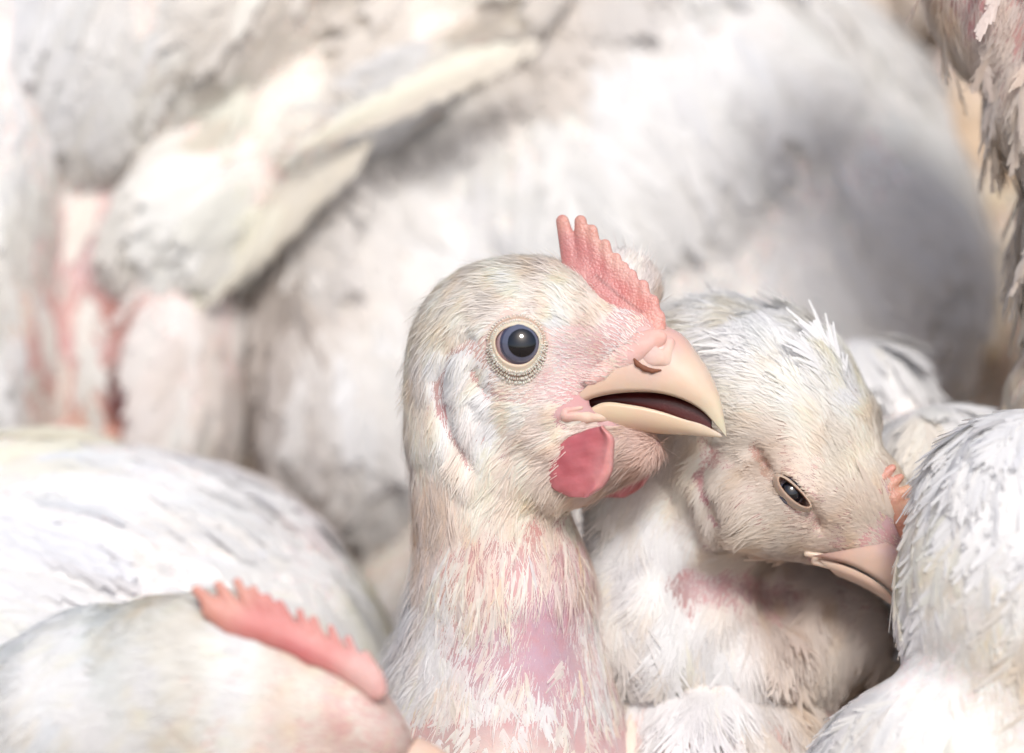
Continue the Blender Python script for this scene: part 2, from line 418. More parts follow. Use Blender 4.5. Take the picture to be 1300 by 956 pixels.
hen1 = hen("white hen in sharp focus at the centre, head in profile with its beak slightly open", (620, 1100, -150))
g1 = [
    # px, py, r, g, b   skin
    (650, 350, .66, .56, .48), (560, 420, .62, .53, .46), (530, 560, .60, .50, .44), (690, 380, .68, .55, .49), (740, 410, .72, .55, .53), (715, 450, .70, .54, .56),
    (790, 430, .75, .52, .50), (830, 420, .76, .44, .40), (850, 440, .78, .52, .45), (770, 480, .74, .50, .50), (725, 510, .74, .42, .42), (690, 490, .68, .52, .52),
    (640, 485, .74, .64, .56), (665, 486, .74, .64, .56), (700, 460, .74, .62, .58), (690, 405, .74, .64, .57), (640, 395, .72, .62, .54), (600, 470, .60, .42, .38), (562, 470, .55, .36, .33), (570, 530, .55, .36, .36), (620, 520, .66, .48, .50), (660, 560, .66, .46, .48),
    (720, 545, .55, .36, .38), (700, 620, .60, .46, .40), (640, 620, .62, .50, .44), (770, 600, .58, .42, .42), (830, 570, .56, .42, .42), (680, 670, .60, .38, .33),
    (620, 680, .60, .38, .35), (600, 730, .60, .39, .36), (560, 640, .58, .42, .36), (650, 740, .66, .46, .47), (700, 780, .66, .46, .56), (690, 830, .64, .45, .54), (740, 730, .66, .46, .48),
    (580, 760, .62, .46, .40), (620, 820, .64, .48, .54), (500, 800, .66, .58, .50), (760, 820, .66, .52, .52), (650, 1000, .66, .58, .52)]
prims1 = [
    HE(643, 447, 0, 122, 118, 104), HE(600, 505, 0, 84, 118, 92), HE(700, 410, 0, 96, 76, 80, -20), HE(690, 520, 0, 100, 94, 92), HE(735, 565, 0, 78, 66, 66),
    HE(795, 440, 0, 66, 56, 46, -30), HE(780, 572, 0, 62, 32, 42, 0), HE(786, 376, -42, 52, 50, 40), HE(656, 438, 62, 56, 54, 36), HE(650, 590, 0, 82, 54, 80), HE(705, 600, 10, 60, 44, 56),
    cone(C(606, 560, -30), C(638, 750, -55), 88, 112), cone(C(638, 750, -55), C(635, 950, -110), 112, 180),
    E(610, 1180, -220, 310, 290, 420)]
eye1c = H(660, 437, 98)
mouth1 = HE(800, 515, 0, 74, 22, 60, -4)
car1 = [([(598, 428), (572, 446), (557, 480), (562, 520), (582, 560), (600, 590)], 9, 7), ([(603, 470), (612, 490), (624, 505)], 6, 4),
        ([(712, 537), (735, 541), (765, 536)], 5, 5), 
        ([(580, 452), (582, 490), (590, 540)], 12, -6), ([(700, 545), (735, 560)], 9, 3)]
base1 = blend(prims1, 26, car1, zsplit=lambda P: (P[:, 0] - 40) * sn * 0.9)
def f1(P):
    d = base1(P); r = np.linalg.norm(P - eye1c, axis=1)
    d = np.maximum(d, -mouth1(P) )
    return np.maximum(d, -(np.sqrt(((P - eye1c - np.array([0, 0, 6])) ** 2).sum(1)) - 33))
f1.box = base1.box
V1, Q1, N1 = body_mesh(hen1, f1, 4.0, g1)

flow1 = [(810, 335, .15, -1), (835, 380, .5, -.9), (745, 385, -.7, -.6), (700, 335, -.95, -.2), (640, 345, -1, .15), (570, 390, -.7, .7), (530, 470, -.2, 1), (580, 450, -.1, 1), (580, 520, .05, 1),
         (600, 590, -.1, 1), (640, 400, -.95, .1), (700, 400, -.85, -.3), (790, 420, -.8, -.6), (770, 470, -.95, -.25), (720, 490, -1, 0), (650, 490, -1, .15), (620, 450, -.7, .7), (700, 560, -.9, .4), (650, 570, -.8, .6),
         (640, 620, -.4, .95), (700, 640, -.25, 1), (760, 610, -.65, .7), (820, 580, -.85, .5), (680, 700, 0, 1), (620, 740, -.12, 1), (740, 740, .25, 1), (540, 720, -.3, 1), (530, 620, -.02, 1), (480, 790, -.8, .7), (480, 850, -.6, .8), (640, 850, -.2, 1), (760, 850, .2, 1), (620, 1100, -.2, 1)]
# length, width, prob, lift
par1 = [(795, 330, 22, 1.9, 1, .4), (825, 350, 20, 1.8, 1, .45), (845, 385, 18, 1.8, 1, .45), (760, 330, 20, 1.9, 1, .3), (650, 345, 26, 2.0, 1, .20), (700, 335, 24, 2.0, 1, .22), (560, 400, 30, 2.2, 1, .2), (525, 480, 34, 2.2, 1, .18), (520, 560, 36, 2.2, 1, .16), (620, 385, 20, 1.9, 1, .2), (690, 370, 17, 1.9, .8, .2),
        (745, 385, 17, 2.2, .55, .2), (740, 440, 8.5, 2.4, .28, .25), (710, 470, 7, 2.5, .32, .25), (790, 420, 10, 2.0, .30, .25), (830, 400, 8, 1.8, .2, .2), (840, 440, 5, 1.5, .04, .2), (800, 465, 8, 2.2, .42, .25),
        (770, 480, 8, 2.4, .45, .25), (725, 495, 7.5, 2.5, .48, .25), (670, 495, 7, 2.6, .42, .3), (640, 490, 8, 2.6, .42, .3), (612, 440, 8, 2.4, .45, .3), (655, 392, 8, 2.2, .45, .2), (600, 420, 14, 2.1, .7, .2),
        (580, 470, 34, 2.0, 1, .12), (590, 520, 38, 2.0, .95, .14), (562, 500, 20, 2.0, .25, .12), (620, 540, 26, 2.0, .6, .14), (660, 530, 15, 2.2, .5, .18), (640, 580, 30, 2.2, .8, .16), (610, 600, 34, 2.2, .9, .14),
        (690, 570, 30, 2.0, .9, .14), (735, 548, 28, 1.8, .8, .2), (712, 555, 34, 2.0, .9, .2), (660, 630, 36, 2.2, 1, .22), (700, 640, 34, 2.2, 1, .22), (760, 625, 26, 1.9, .8, .15), (800, 590, 26, 1.8, .8, .25), (835, 570, 22, 1.7, .9, .35), (815, 552, 16, 1.6, .8, .2), (845, 585, 22, 1.7, .9, .35), (715, 540, 14, 1.8, .6, .1),
        (680, 680, 30, 1.8, .3, .1), (600, 705, 36, 1.7, .06, .1), (660, 695, 30, 1.6, .06, .1), (720, 700, 30, 1.6, .07, .1), (560, 640, 44, 2.3, .8, .12), (525, 660, 48, 2.3, 1, .12), (520, 740, 50, 2.4, 1, .2), (650, 740, 30, 1.4, .03, .1), (570, 740, 36, 1.7, .09, .1), (610, 760, 36, 1.5, .04, .1), (700, 780, 24, 1.4, .012, .06), (690, 830, 24, 1.4, .02, .06),
        (755, 700, 40, 1.8, .12, .12), (760, 800, 44, 1.8, .15, .12), (590, 800, 40, 1.8, .08, .12), (500, 800, 60, 2.6, 1, .2), (620, 860, 40, 2.2, .15, .1), (640, 1000, 60, 3, .8, .12)]
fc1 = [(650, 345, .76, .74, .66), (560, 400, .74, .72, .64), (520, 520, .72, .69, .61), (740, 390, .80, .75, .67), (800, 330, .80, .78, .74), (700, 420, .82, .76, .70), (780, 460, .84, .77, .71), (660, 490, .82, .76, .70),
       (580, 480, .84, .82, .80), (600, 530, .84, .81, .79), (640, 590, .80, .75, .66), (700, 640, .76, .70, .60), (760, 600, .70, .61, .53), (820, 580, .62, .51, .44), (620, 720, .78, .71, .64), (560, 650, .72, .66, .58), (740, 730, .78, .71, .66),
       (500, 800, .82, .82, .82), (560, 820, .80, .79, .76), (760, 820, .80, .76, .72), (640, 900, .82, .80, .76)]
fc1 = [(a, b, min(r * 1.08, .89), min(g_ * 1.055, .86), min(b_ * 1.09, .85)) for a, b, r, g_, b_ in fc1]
pl = Plumage(); pl.RC = 120
def eye_dist(P): return np.linalg.norm(to_img(P) - np.array([659, 438]), axis=1)
P, N = scatter(V1, Q1, N1, 430000, cell=None, back=.3, keep=lambda c: (c[:, 1] > -420).astype(float))
g = idw(to_img(P), par1, p=4, eps=8)
clump = .72 + .5 * fnoise(P, 26)
near_eye = eye_dist(P) < np.where(P[:, 2] > 20, 43, 0)
ok = (rng.uniform(size=len(P)) < g[:, 2] * np.clip(clump, .25, 1.2)) & ~near_eye
# keep beak base and comb base bare
XY = to_img(P)
cut = polydist(XY, [(712, 525), (782, 480), (850, 445)]) < 7
cut |= (XY[:, 0] > 845) & (XY[:, 1] > 415) & (XY[:, 1] < 560)
below = (XY[:, 0] > 712) & (XY[:, 0] < 930) & (XY[:, 1] > 525 - (XY[:, 0] - 712) * .62) & (XY[:, 1] < np.where(XY[:, 0] < 760, 533, 541)); cut |= below
cut |= (np.linalg.norm((XY - np.array([827, 447])) / np.array([30, 26]), axis=1) < 1)
ok &= ~cut
ok &= ~((polydist(XY, [(598, 428), (572, 446), (557, 480), (560, 520), (578, 560)]) < 6) & (P[:, 2] > 0) & (rng.uniform(size=len(P)) < .85))
P, N, g = P[ok], N[ok], g[ok]
short = g[:, 0] < 12
for sel, cell in ((short, 4.2), (~short, None)):
    p, n, q = P[sel], N[sel], g[sel]
    if cell:
        key = np.floor(p / cell).astype(np.int64) @ np.array([73856093, 19349663, 83492791]); _, i = np.unique(key, return_index=True); p, n, q = p[i], n[i], q[i]
    T = flow(p, n, flow1, .10 if cell else .05); q[:, 3] *= 1 + 1.6 * (rng.uniform(size=len(p)) < .03)
    # tufts: neighbouring strands lean together
    j = np.stack([fnoise(p, 22, 1), fnoise(p, 22, 2), fnoise(p, 22, 3)], 1) * (.10 if cell else .26)
    T = T + j; T = unit(T - (T * n).sum(1, keepdims=True) * n)
    L = q[:, 0] * rng.uniform(.6, 1.25, len(p))
    pl.strands(p, n, T, L, q[:, 1] * rng.uniform(.45, 1.05, len(p)), lift=q[:, 3] * rng.uniform(.3, 1.35, len(p)), curl=-.08, seg=3, col=colvar(p, 0, fc1, .07, 40, .05), twist=.18, taper=.2, sidebend=.1)
# pointed half-open feathers on the neck
P, N = scatter(V1, Q1, N1, 9000, cell=13, back=.3, keep=lambda c: ((c[:, 1] < -200) & (c[:, 1] > -420)).astype(float))
XY = to_img(P); bare = idw(XY, [(700, 790, 1), (690, 830, 1), (720, 770, .9), (650, 850, .7), (690, 700, .5), (600, 720, 0), (640, 740, .1), (760, 760, .1), (560, 800, .0), (520, 760, 0), (660, 690, .4), (770, 850, .1)], p=4)[:, 0]
ok = rng.uniform(size=len(P)) < (1 - bare * 1.0) * .8; P, N = P[ok], N[ok]
T = flow(P, N, flow1, .12); L = rng.uniform(36, 80, len(P))
pl.strands(P, N, T, L, rng.uniform(2.5, 6.5, len(P)), lift=.16, curl=-.06, seg=4, col=colvar(P, 0, fc1, .06, 60, .1), twist=.35, taper=.08, sidebend=.12)
for _ in range(5): pl.strands(P + T * L[:, None] * .35, N, unit(T + rng.normal(size=T.shape) * .1), L * .75, 1.3, lift=.1, curl=-.08, seg=3, col=colvar(P, 0, fc1, .06, 60, .06), twist=.3, sidebend=.1)
# open white feathers on shoulder and body
P, N = scatter(V1, Q1, N1, 6000, cell=20, back=.25, keep=lambda c: ((c[:, 1] < -255)).astype(float))
XY = to_img(P); wt = idw(XY, [(490, 780, 1), (460, 850, 1), (540, 830, .8), (560, 770, .25), (640, 830, .0), (700, 800, 0), (770, 860, .35), (770, 780, .1), (560, 900, .9), (640, 920, .5), (700, 950, .6), (620, 1100, 1)], p=4)[:, 0]
ok = rng.uniform(size=len(P)) < wt; P, N = P[ok], N[ok]
pl.feathers(P, N, flow(P, N, flow1, .16), rng.uniform(50, 95, len(P)), rng.uniform(18, 34, len(P)), nb=18, lift=.12, curl=-.08, col=colvar(P, 0, fc1, .05, 100, .05), fringe=.3, ang=26, bw=1.3)
# shoulders spreading at the left foot of the neck
pl.build("plumage", M_feather, hen1)

# comb
combpts = [((714, 281), (738, 350), 8.5, 17), ((737, 281), (750, 350), 8, 16), ((751, 293), (764, 358), 8, 16), ((768, 311), (779, 368), 7.5, 16), ((782, 328), (792, 378), 7, 15), ((792, 339), (802, 388), 6.5, 15), ((802, 349), (812, 398), 7, 15), ((816, 363), (822, 408), 8, 16), ((828, 383), (832, 420), 9, 16), ((836, 403), (838, 432), 9, 14)]
CR = np.eye(3)
def comb_sdf(tips, Hf, R, flat=1.5, k=4.5, basek=12, basepts=None, baser=17):
    def toloc(P): q = P @ R; q = q.copy(); q[:, 2] *= flat; return q
    cs_ = []
    for a, b, ra, rb in tips:
        A = toloc(np.array([Hf(*a)]))[0]; B = toloc(np.array([Hf(*b)]))[0]; cs_.append(cone(A, B, ra, rb))
    bb = [cone(toloc(np.array([Hf(*a)]))[0], toloc(np.array([Hf(*b)]))[0], baser, baser) for a, b in zip(basepts[:-1], basepts[1:])]
    pts = np.array([Hf(*a) for t in tips for a in t[:2]] + [Hf(*b) for b in basepts])
    def f(P):
        q = toloc(P.astype(float)); d = cs_[0](q)
        for c in cs_[1:]: d = smin(d, c(q), k)
        e = bb[0](q)
        for c in bb[1:]: e = smin(e, c(q), 10)
        return smin(d, e, basek) / 1.2
    f.box = (pts.min(0) - 30, pts.max(0) + 30); return f
combpts = [((*a, 12), (b[0] - 5, b[1] + 8, 14), ra, rb) for a, b, ra, rb in combpts]
fcomb = comb_sdf(combpts, H, HR, basepts=[(738, 356, 14), (758, 378, 16), (785, 408, 16), (812, 430, 14), (834, 446, 14)], baser=21)
Vc, Qc = surfnet(fcomb, *fcomb.box, 1.5)
XY = to_img(Vc)
cc = idw(XY, [(714, 275, .72, .40, .33), (737, 275, .74, .42, .34), (752, 290, .74, .42, .34), (725, 310, .62, .27, .26), (745, 320, .62, .24, .23), (770, 306, .76, .46, .38), (785, 328, .78, .48, .40), (800, 345, .78, .48, .42), (765, 345, .60, .22, .21), (790, 370, .66, .22, .20),
              (775, 372, .64, .28, .27), (815, 385, .70, .26, .22), (825, 365, .78, .46, .40), (838, 395, .78, .45, .38), (820, 415, .76, .30, .25), (838, 425, .78, .42, .34), (740, 350, .66, .32, .30), (845, 445, .78, .52, .44), (800, 408, .72, .42, .40)], p=4)
groove_shade = np.exp(-(polydist(XY, [(757, 350), (775, 366), (795, 382), (815, 396)]) / 2.2) ** 2)
cc = cc * (1 - .35 * groove_shade[:, None])  # crease shade along the comb, painted into its colour
sp = (rng.uniform(size=len(cc)) < .0)
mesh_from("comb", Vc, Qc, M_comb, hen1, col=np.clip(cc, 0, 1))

# beak
def surf_at(V, px, py, up=0.0):
    d = np.linalg.norm(to_img(V) - np.array([px, py]), axis=1); c = V[d < 6]
    if len(c) == 0: c = V[np.argsort(d)[:6]]
    p = C(px, py, c[:, 2].max()); p[2] += up; return C(px, py, p[2])
MOUTHC = np.array([.14, .02, .015])
def inner_mask(n, m):
    q = np.zeros((n, 2 * m), bool); q[:, m + 2:2 * m - 2] = True; return q.ravel()
V, Q, t = beak_half(H, [(842, 412), (864, 424), (882, 446), (900, 474), (914, 508), (922, 548)], [(712, 524, 64), (745, 508, 58), (800, 498, 45), (841, 500, 34), (868, 508, 25), (892, 522, 14), (909, 540, 6), (922, 555, .5)], thick=6)
bc = idw(to_img(V), [(720, 522, .82, .52, .44), (760, 500, .84, .60, .46), (800, 490, .86, .64, .48), (860, 500, .86, .62, .48), (846, 430, .82, .50, .44), (800, 478, .80, .56, .48), (830, 470, .82, .58, .50), (890, 470, .84, .66, .52), (905, 520, .84, .70, .52), (920, 548, .76, .70, .48), (850, 505, .86, .66, .46)], p=3)
bc[inner_mask(40, 33)] = MOUTHC
VU = V; ub = mesh_from("upper_beak", V, Q, M_beak, hen1, col=bc)
V, Q, t = beak_half(H, [(766, 546), (800, 549), (840, 551), (880, 553), (905, 555), (918, 555)], [(744, 522, 54), (762, 512, 50), (800, 514, 41), (841, 523, 30), (868, 532, 21), (892, 539, 11), (914, 550, .8)], thick=6, inv=True)
bc = idw(to_img(V), [(750, 530, .82, .62, .44), (790, 530, .84, .66, .46), (850, 542, .82, .62, .44), (900, 552, .84, .66, .50), (800, 548, .80, .56, .44)], p=3)
bc[inner_mask(40, 33)] = MOUTHC
VL = V; mesh_from("lower_beak", V, Q, M_beak, hen1, col=bc)
# mouth lining and tongue
fm = blend([HE(785, 530, 0, 60, 8, 30, -4), HE(840, 534, 0, 36, 5, 15, -16)], 8)
Vm, Qm = surfnet(fm, *fm.box, 3); mesh_from("tongue", Vm, Qm, M_mouth, hen1)
# fleshy corner of the mouth
VB = np.concatenate([V1, VU, VL])
sa = lambda x, y, u=0.: surf_at(VB, x, y, u)
fg = blend([cone(sa(719, 525, -6), sa(736, 520, -6), 9, 6), cone(sa(719, 527, -6), sa(745, 530, -6.5), 8, 6.5), cone(sa(745, 530, -6.5), sa(770, 530, -9), 6.5, 6)], 6, [([(722, 524), (738, 522), (750, 517)], 2, 3)])
Vm, Qm = surfnet(fg, *fg.box, 1.6)
mesh_from("mouth_corner", Vm, Qm, M_cere, hen1, col=idw(to_img(Vm), [(712, 528, .84, .62, .55), (722, 519, .80, .42, .38), (740, 530, .84, .66, .52), (770, 530, .84, .64, .50)]))
# dark red lining that closes the inside of the bill
rows = []
for tt, (a, b, c_, d_) in zip(np.linspace(0, 1, 12), zip(np.linspace(748, 905, 12), np.interp(np.linspace(748, 905, 12), [748, 803, 841, 866, 891, 908], [506, 500, 502, 508, 521, 538]) , np.interp(np.linspace(748, 905, 12), [748, 790, 815, 841, 866, 891, 911], [518, 514, 518, 524, 533, 543, 552]), np.interp(np.linspace(748, 905, 12), [748, 800, 841, 868, 892, 909], [46, 36, 26, 17, 8, 2]))):
    ph = np.linspace(0, 2 * math.pi, 24, endpoint=False)
    rows.append([H(a - 2, (b + c_) / 2 - math.sin(q) * ((c_ - b) / 2 + 5), 0) + HR[:, 2] * d_ * .72 * np.sign(math.cos(q)) * abs(math.cos(q)) ** .4 for q in ph])
Vm, Qm = loft(rows, closed=True); mesh_from("mouth_lining", Vm, Qm, M_mouth, hen1)
# nostril: a low flap of skin over a solid dark strip for the slit's lining and shade
Rn = frame(yaw=15, roll=-28)
fn = blend([ell(sa(823, 449, -3), (20, 14, 4.5), Rn), ell(sa(838, 456, -5), (9, 11, 6), Rn), cone(sa(849, 436, -8), sa(848, 460, -7.5), 8.5, 7), ell(sa(828, 430, -8), (24, 12, 8), frame(roll=-30))], 7, noise=.4, nscale=14)
Vm, Qm = surfnet(fn, *fn.box, 1.6)
mesh_from("nostril_flap", Vm, Qm, M_cere, hen1, col=idw(to_img(Vm), [(826, 448, .82, .60, .54), (812, 458, .80, .50, .44), (838, 462, .82, .58, .48), (852, 450, .84, .64, .52), (846, 425, .84, .52, .46), (815, 432, .82, .52, .50)], p=4))
fn = blend([ell(sa(793, 455, -5), (38, 15, 9), frame(yaw=12, roll=30)), ell(sa(818, 436, -6), (30, 16, 10), frame(yaw=12, roll=20)), ell(sa(762, 476, -6), (22, 9, 8), frame(roll=30))], 8, noise=.5, nscale=16)
Vk, Qk = surfnet(fn, *fn.box, 2.0)
mesh_from("cere", Vk, Qk, M_cere, hen1, col=idw(to_img(Vk), [(760, 478, .80, .52, .48), (790, 455, .82, .56, .54), (820, 435, .82, .52, .46), (840, 425, .84, .50, .42), (800, 475, .84, .60, .50)]))
Pk, Nk = scatter(Vk, Qk, vnormals(Vk, Qk), 2600, cell=3.6, back=0)
XYk = to_img(Pk); ok = (rng.uniform(size=len(Pk)) < np.clip((822 - XYk[:, 0]) / 40, 0, .85)) & (np.linalg.norm((XYk - np.array([826, 456])) / np.array([24, 20]), axis=1) > 1); Pk, Nk = Pk[ok], Nk[ok]
sub = Plumage(); sub.RC = 120; sub.strands(Pk, Nk, flow(Pk, Nk, flow1, .12), rng.uniform(5, 11, len(Pk)), rng.uniform(1.4, 2.6, len(Pk)), lift=.2, curl=-.08, seg=2, col=colvar(Pk, 0, fc1, .07, 40, .05), twist=.2, taper=.2)
sub.build("facial_bristles", M_feather, hen1)
sl_ = [(803, 452), (809, 462), (818, 468), (828, 471), (839, 470)]
fn = blend([cone(sa(*a, 1.5), sa(*b, 1.5), r0, r1) for a, b, r0, r1 in zip(sl_[:-1], sl_[1:], (1.2, 3, 3.4, 3), (3, 3.4, 3, 1.2))], 2)
Vm, Qm = surfnet(fn, *fn.box, 1.0); mesh_from("nostril", Vm, Qm, M_nostril, hen1)

# wattles
def wattle(sgn, cx, cy, v, tipdx=0):
    def tr(p): return p if sgn > 0 else Hmirror(p)
    rows = []
    front = spline([(765, 540), (779, 555), (780, 575), (776, 600), (765, 620), (746, 632)], 26); back = spline([(745, 545), (720, 556), (702, 573), (692, 595), (699, 617), (722, 631)], 26)
    for a, b, tt in zip(front, back, np.linspace(0, 1, 26)):
        r = []
        n = 22; th = 7 * (math.sin(math.pi * min(.98, .1 + tt * .88))) ** .5
        for j in range(2 * n):
            s_ = j / n if j < n else (2 * n - j) / n
            side = 1 if j < n else -1
            p = a[:2] + (b[:2] - a[:2]) * s_
            bulge = th * (math.sin(math.pi * np.clip(s_, 0.02, .98))) ** .5 * side
            fold = 9 * math.exp(-((s_ - .12) / .10) ** 2) * (1 - .3 * tt)
            r.append(tr(H(p[0] + 0, p[1], v - 14 * tt + 4 * math.sin(s_ * 3) + bulge + fold)))
        rows.append(r)
    V, Q = loft(rows, closed=True)
    n = 22; s_ = np.tile(np.r_[np.arange(n) / n, (2 * n - np.arange(n, 2 * n)) / n], 26); tt = np.repeat(np.linspace(0, 1, 26), 2 * n)
    base = np.array([.52, .15, .17]); c = np.tile(base, (len(V), 1))
    rim = np.exp(-(s_ / .22) ** 2)[:, None]; low = np.clip((tt - .6) / .35, 0, 1)[:, None]
    c = c * (1 - rim) + np.array([.76, .38, .36]) * rim; c = c * (1 - .7 * low) + np.array([.72, .26, .28]) * .7 * low  # paler front rim is skin; lower end lightened in colour as if lit
    V = V + (1.0 * fnoise(V * np.array([.5, 1.6, 1]), 16))[:, None] * np.array([0, 0, 1.]) + (1.2 * fnoise(V, 22, 3))[:, None] * np.array([1., 0, 0])
    c = c * (1 + .06 * fnoise(V * np.array([.4, 2, 1]), 9, 5))[:, None]
    return V, Q, c
V, Q, c = wattle(1, 0, 0, 77); mesh_from("wattle", V, Q, M_wattle, hen1, col=c)
V, Q, c = wattle(-1, 0, 0, 78)
mesh_from("wattle", V, Q[:, ::-1], M_wattle, hen1, col=c)

# eye: ball, iris and pupil caps, lid rings
def cap(center, axis, r, a0, a1, n=48, m=14, sx=1, sy=1, up=(0, 1, 0)):
    axis = unit(np.array(axis, float)); e1 = unit(np.cross(np.array(up, float), axis)); e2 = np.cross(axis, e1); rings = []
    for a in np.linspace(a0, a1, m):
        ph = np.linspace(0, 2 * math.pi, n, endpoint=False)
        rings.append(center + r * (np.cos(a) * axis + np.sin(a) * (np.cos(ph)[:, None] * e1 * sx + np.sin(ph)[:, None] * e2 * sy)))
    return loft(rings, closed=True)
def eye(root, c, axis, r, sx=1., sy=1., ir=.84, pu=.54):
    V, Q = cap(c, axis, r, 0.001, math.pi - .001, m=40); e = mesh_from("eye", V, Q, M_eye, root, col=np.full((len(V), 3), .4))
    V, Q = cap(c, axis, r + .5, 0.001, math.asin(ir)); mesh_from("iris_rim", V, Q, M_irisrim, e)
    V, Q = cap(c, axis, r + .8, 0.001, math.asin(ir * .88)); mesh_from("iris", V, Q, M_iris, e)
    V, Q = cap(c, axis, r + 1.1, 0.001, math.asin(pu)); mesh_from("pupil", V, Q, M_pupil, e)
    return e
axis1 = unit(HR @ np.array([.30, -.0, 1.0])); axis1 = unit(np.array([.08, .02, 1.0]))
ec = H(661, 436, 96); eye(hen1, ec - axis1 * 9, axis1, 31.5, ir=.84, pu=.54)
em = Hmirror(ec - axis1 * 10); axm = unit(HR @ (HR.T @ axis1 * np.array([1, 1, -1]))); eye(hen1, em, axm, 33, ir=.85, pu=.54)

def eyelid(root, c, axis, inner, outer, prof, beads, roll=0, name="eyelid", colr=None, tf=None, bead_c=(.86, .79, .70)):
    """inner/outer: functions of angle giving (x,y) in the eye plane; prof: (s, height); beads rows (s, size, height, count)."""
    axis = unit(axis); e1 = unit(np.cross([0, 1, 0], axis)); e2 = np.cross(axis, e1)
    cr, sr = math.cos(math.radians(roll)), math.sin(math.radians(roll)); e1, e2 = cr * e1 + sr * e2, -sr * e1 + cr * e2
    n = 96; ph = np.linspace(0, 2 * math.pi, n, endpoint=False); rings = []; cols = []
    I = np.array([inner(a) for a in ph]); O = np.array([outer(a) for a in ph])
    for s_, hgt, cl in prof:
        p = I + (O - I) * s_; rings.append(c + p[:, :1] * e1 + p[:, 1:] * e2 + axis * hgt); cols.append(np.tile(cl, (n, 1)))
    V, Q = loft(rings, closed=True); Cc = np.concatenate(cols)
    Vs, Qs, Cs = [V], [Q[:, ::-1]], [Cc]; k = len(V)
    for s_, size, hgt, cnt, a0, a1 in beads:
        for a in np.linspace(a0, a1, cnt):
            a = a + rng.normal() * .01; i = np.array(inner(a)); o_ = np.array(outer(a)); p = i + (o_ - i) * (s_ + rng.normal() * .02)
            b = c + p[0] * e1 + p[1] * e2 + axis * hgt; rr = .86 * size * rng.uniform(.75, 1.2)
            rad = unit(p[0] * e1 + p[1] * e2); v, q = cap(b, rad, rr, .01, math.pi - .01, n=8, m=6)
            v = b + (v - b) * 1.0 + rad * ((v - b) @ rad)[:, None] * .7
            Vs.append(v); Qs.append(q + k); Cs.append(np.tile(np.array(bead_c) * rng.uniform(.85, 1.05), (len(v), 1))); k += len(v)
    V = np.concatenate(Vs)
    if tf: V = np.array([tf(p) for p in V])
    return mesh_from(name, V, np.concatenate(Qs), M_lid, root, col=np.concatenate(Cs))
# angles: 0 = right, pi/2 = up
def sell(rx_r, rx_l, ry_u, ry_d, cx=0, cy=0):
    def f(a):
        c, s_ = math.cos(a), math.sin(a); return (cx + c * (rx_r if c > 0 else rx_l), cy + s_ * (ry_u if s_ > 0 else ry_d))
    return f
Cy = (.78, .70, .56); Cb = (.62, .44, .32); Cp = (.72, .58, .50)
lid_prof = [(0, 11, (.45, .25, .2)), (.02, 17, (.62, .42, .34)), (.08, 20, (.78, .66, .50)), (.25, 19, Cy), (.45, 16, Cy), (.58, 15, (.76, .64, .50)), (.72, 15.5, Cp), (.84, 12, Cb), (.93, 9, (.55, .36, .26)), (1.0, 9, Cp), (1.3, 5, Cp), (1.7, -6, Cp)]
pi = math.pi
beads1 = [(.60, 1.2, 16, 34, .2, 3.0), (.62, 1.3, 16, 46, 3.2, 6.2), (.80, 1.4, 14.5, 42, 3.2, 6.2), (1.12, 1.6, 9.5, 42, 3.3, 6.3), (1.42, 1.6, 6, 40, 3.4, 6.3), (1.14, 1.3, 9, 30, 0.2, 3.0)]
i1, o1 = sell(25, 29, 20, 27, 0, 1), sell(32, 38, 32, 43, -1, 1)
eyelid(hen1, ec - axis1 * 6, unit(np.array([-.10, .02, 1.])), i1, o1, lid_prof, beads1, roll=0)

# ================================================================== helpers for the other birds
def grow(root, prims, k, h, skin, noise=4, nscale=70, carves=()):
    f = blend(prims, k, carves, noise=noise, nscale=nscale)
    return body_mesh(root, f, h, skin)
def contour(pl, V, Q, N, n, cell, guides, fc, L, Wd, nb=12, lift=.12, curl=-.1, prob=None, keep=None, fringe=.3, jit=.12, ang=30, bw=1.1, amp=.05, warm=.08, back=.3, down=False, seed=0., seg=2, csc=120):
    P, Nn = scatter(V, Q, N, n, cell=cell, back=back, keep=keep)
    if prob is not None:
        ok = rng.uniform(size=len(P)) < idw(to_img(P), prob, p=4, eps=10)[:, 0]; P, Nn = P[ok], Nn[ok]
    sc = rng.uniform(.75, 1.25, len(P))
    pl.feathers(P, Nn, flow(P, Nn, guides, jit), L * sc, Wd * sc, nb=nb, lift=lift, curl=curl, col=colvar(P, 0, fc, amp, csc, warm, seed), fringe=fringe, ang=ang, bw=bw, seg=seg)
def fuzz(pl, V, Q, N, n, guides, par, fc, keep=None, back=.25, ex=None, cell=None, jit=.08, clumpsc=26, lean=.25, amp=.06):
    P, Nn = scatter(V, Q, N, n, back=back, keep=keep); g = idw(to_img(P), par, p=4, eps=8)
    ok = rng.uniform(size=len(P)) < g[:, 2] * np.clip(.8 + .5 * fnoise(P, clumpsc), .25, 1.2)
    if ex is not None: ok &= ~ex(P)
    P, Nn, g = P[ok], Nn[ok], g[ok]; T = flow(P, Nn, guides, jit)
    T = T + np.stack([fnoise(P, clumpsc * .85, i) for i in (1, 2, 3)], 1) * lean * np.clip(g[:, :1] / 25, .3, 1); T = unit(T - (T * Nn).sum(1, keepdims=True) * Nn)
    pl.strands(P, Nn, T, g[:, 0] * rng.uniform(.6, 1.25, len(P)), g[:, 1] * rng.uniform(.6, 1.25, len(P)), lift=g[:, 3] * rng.uniform(.3, 1.35, len(P)), curl=-.08, seg=3, col=colvar(P, 0, fc, amp, 50, .05), twist=.18, taper=.2, sidebend=.12)
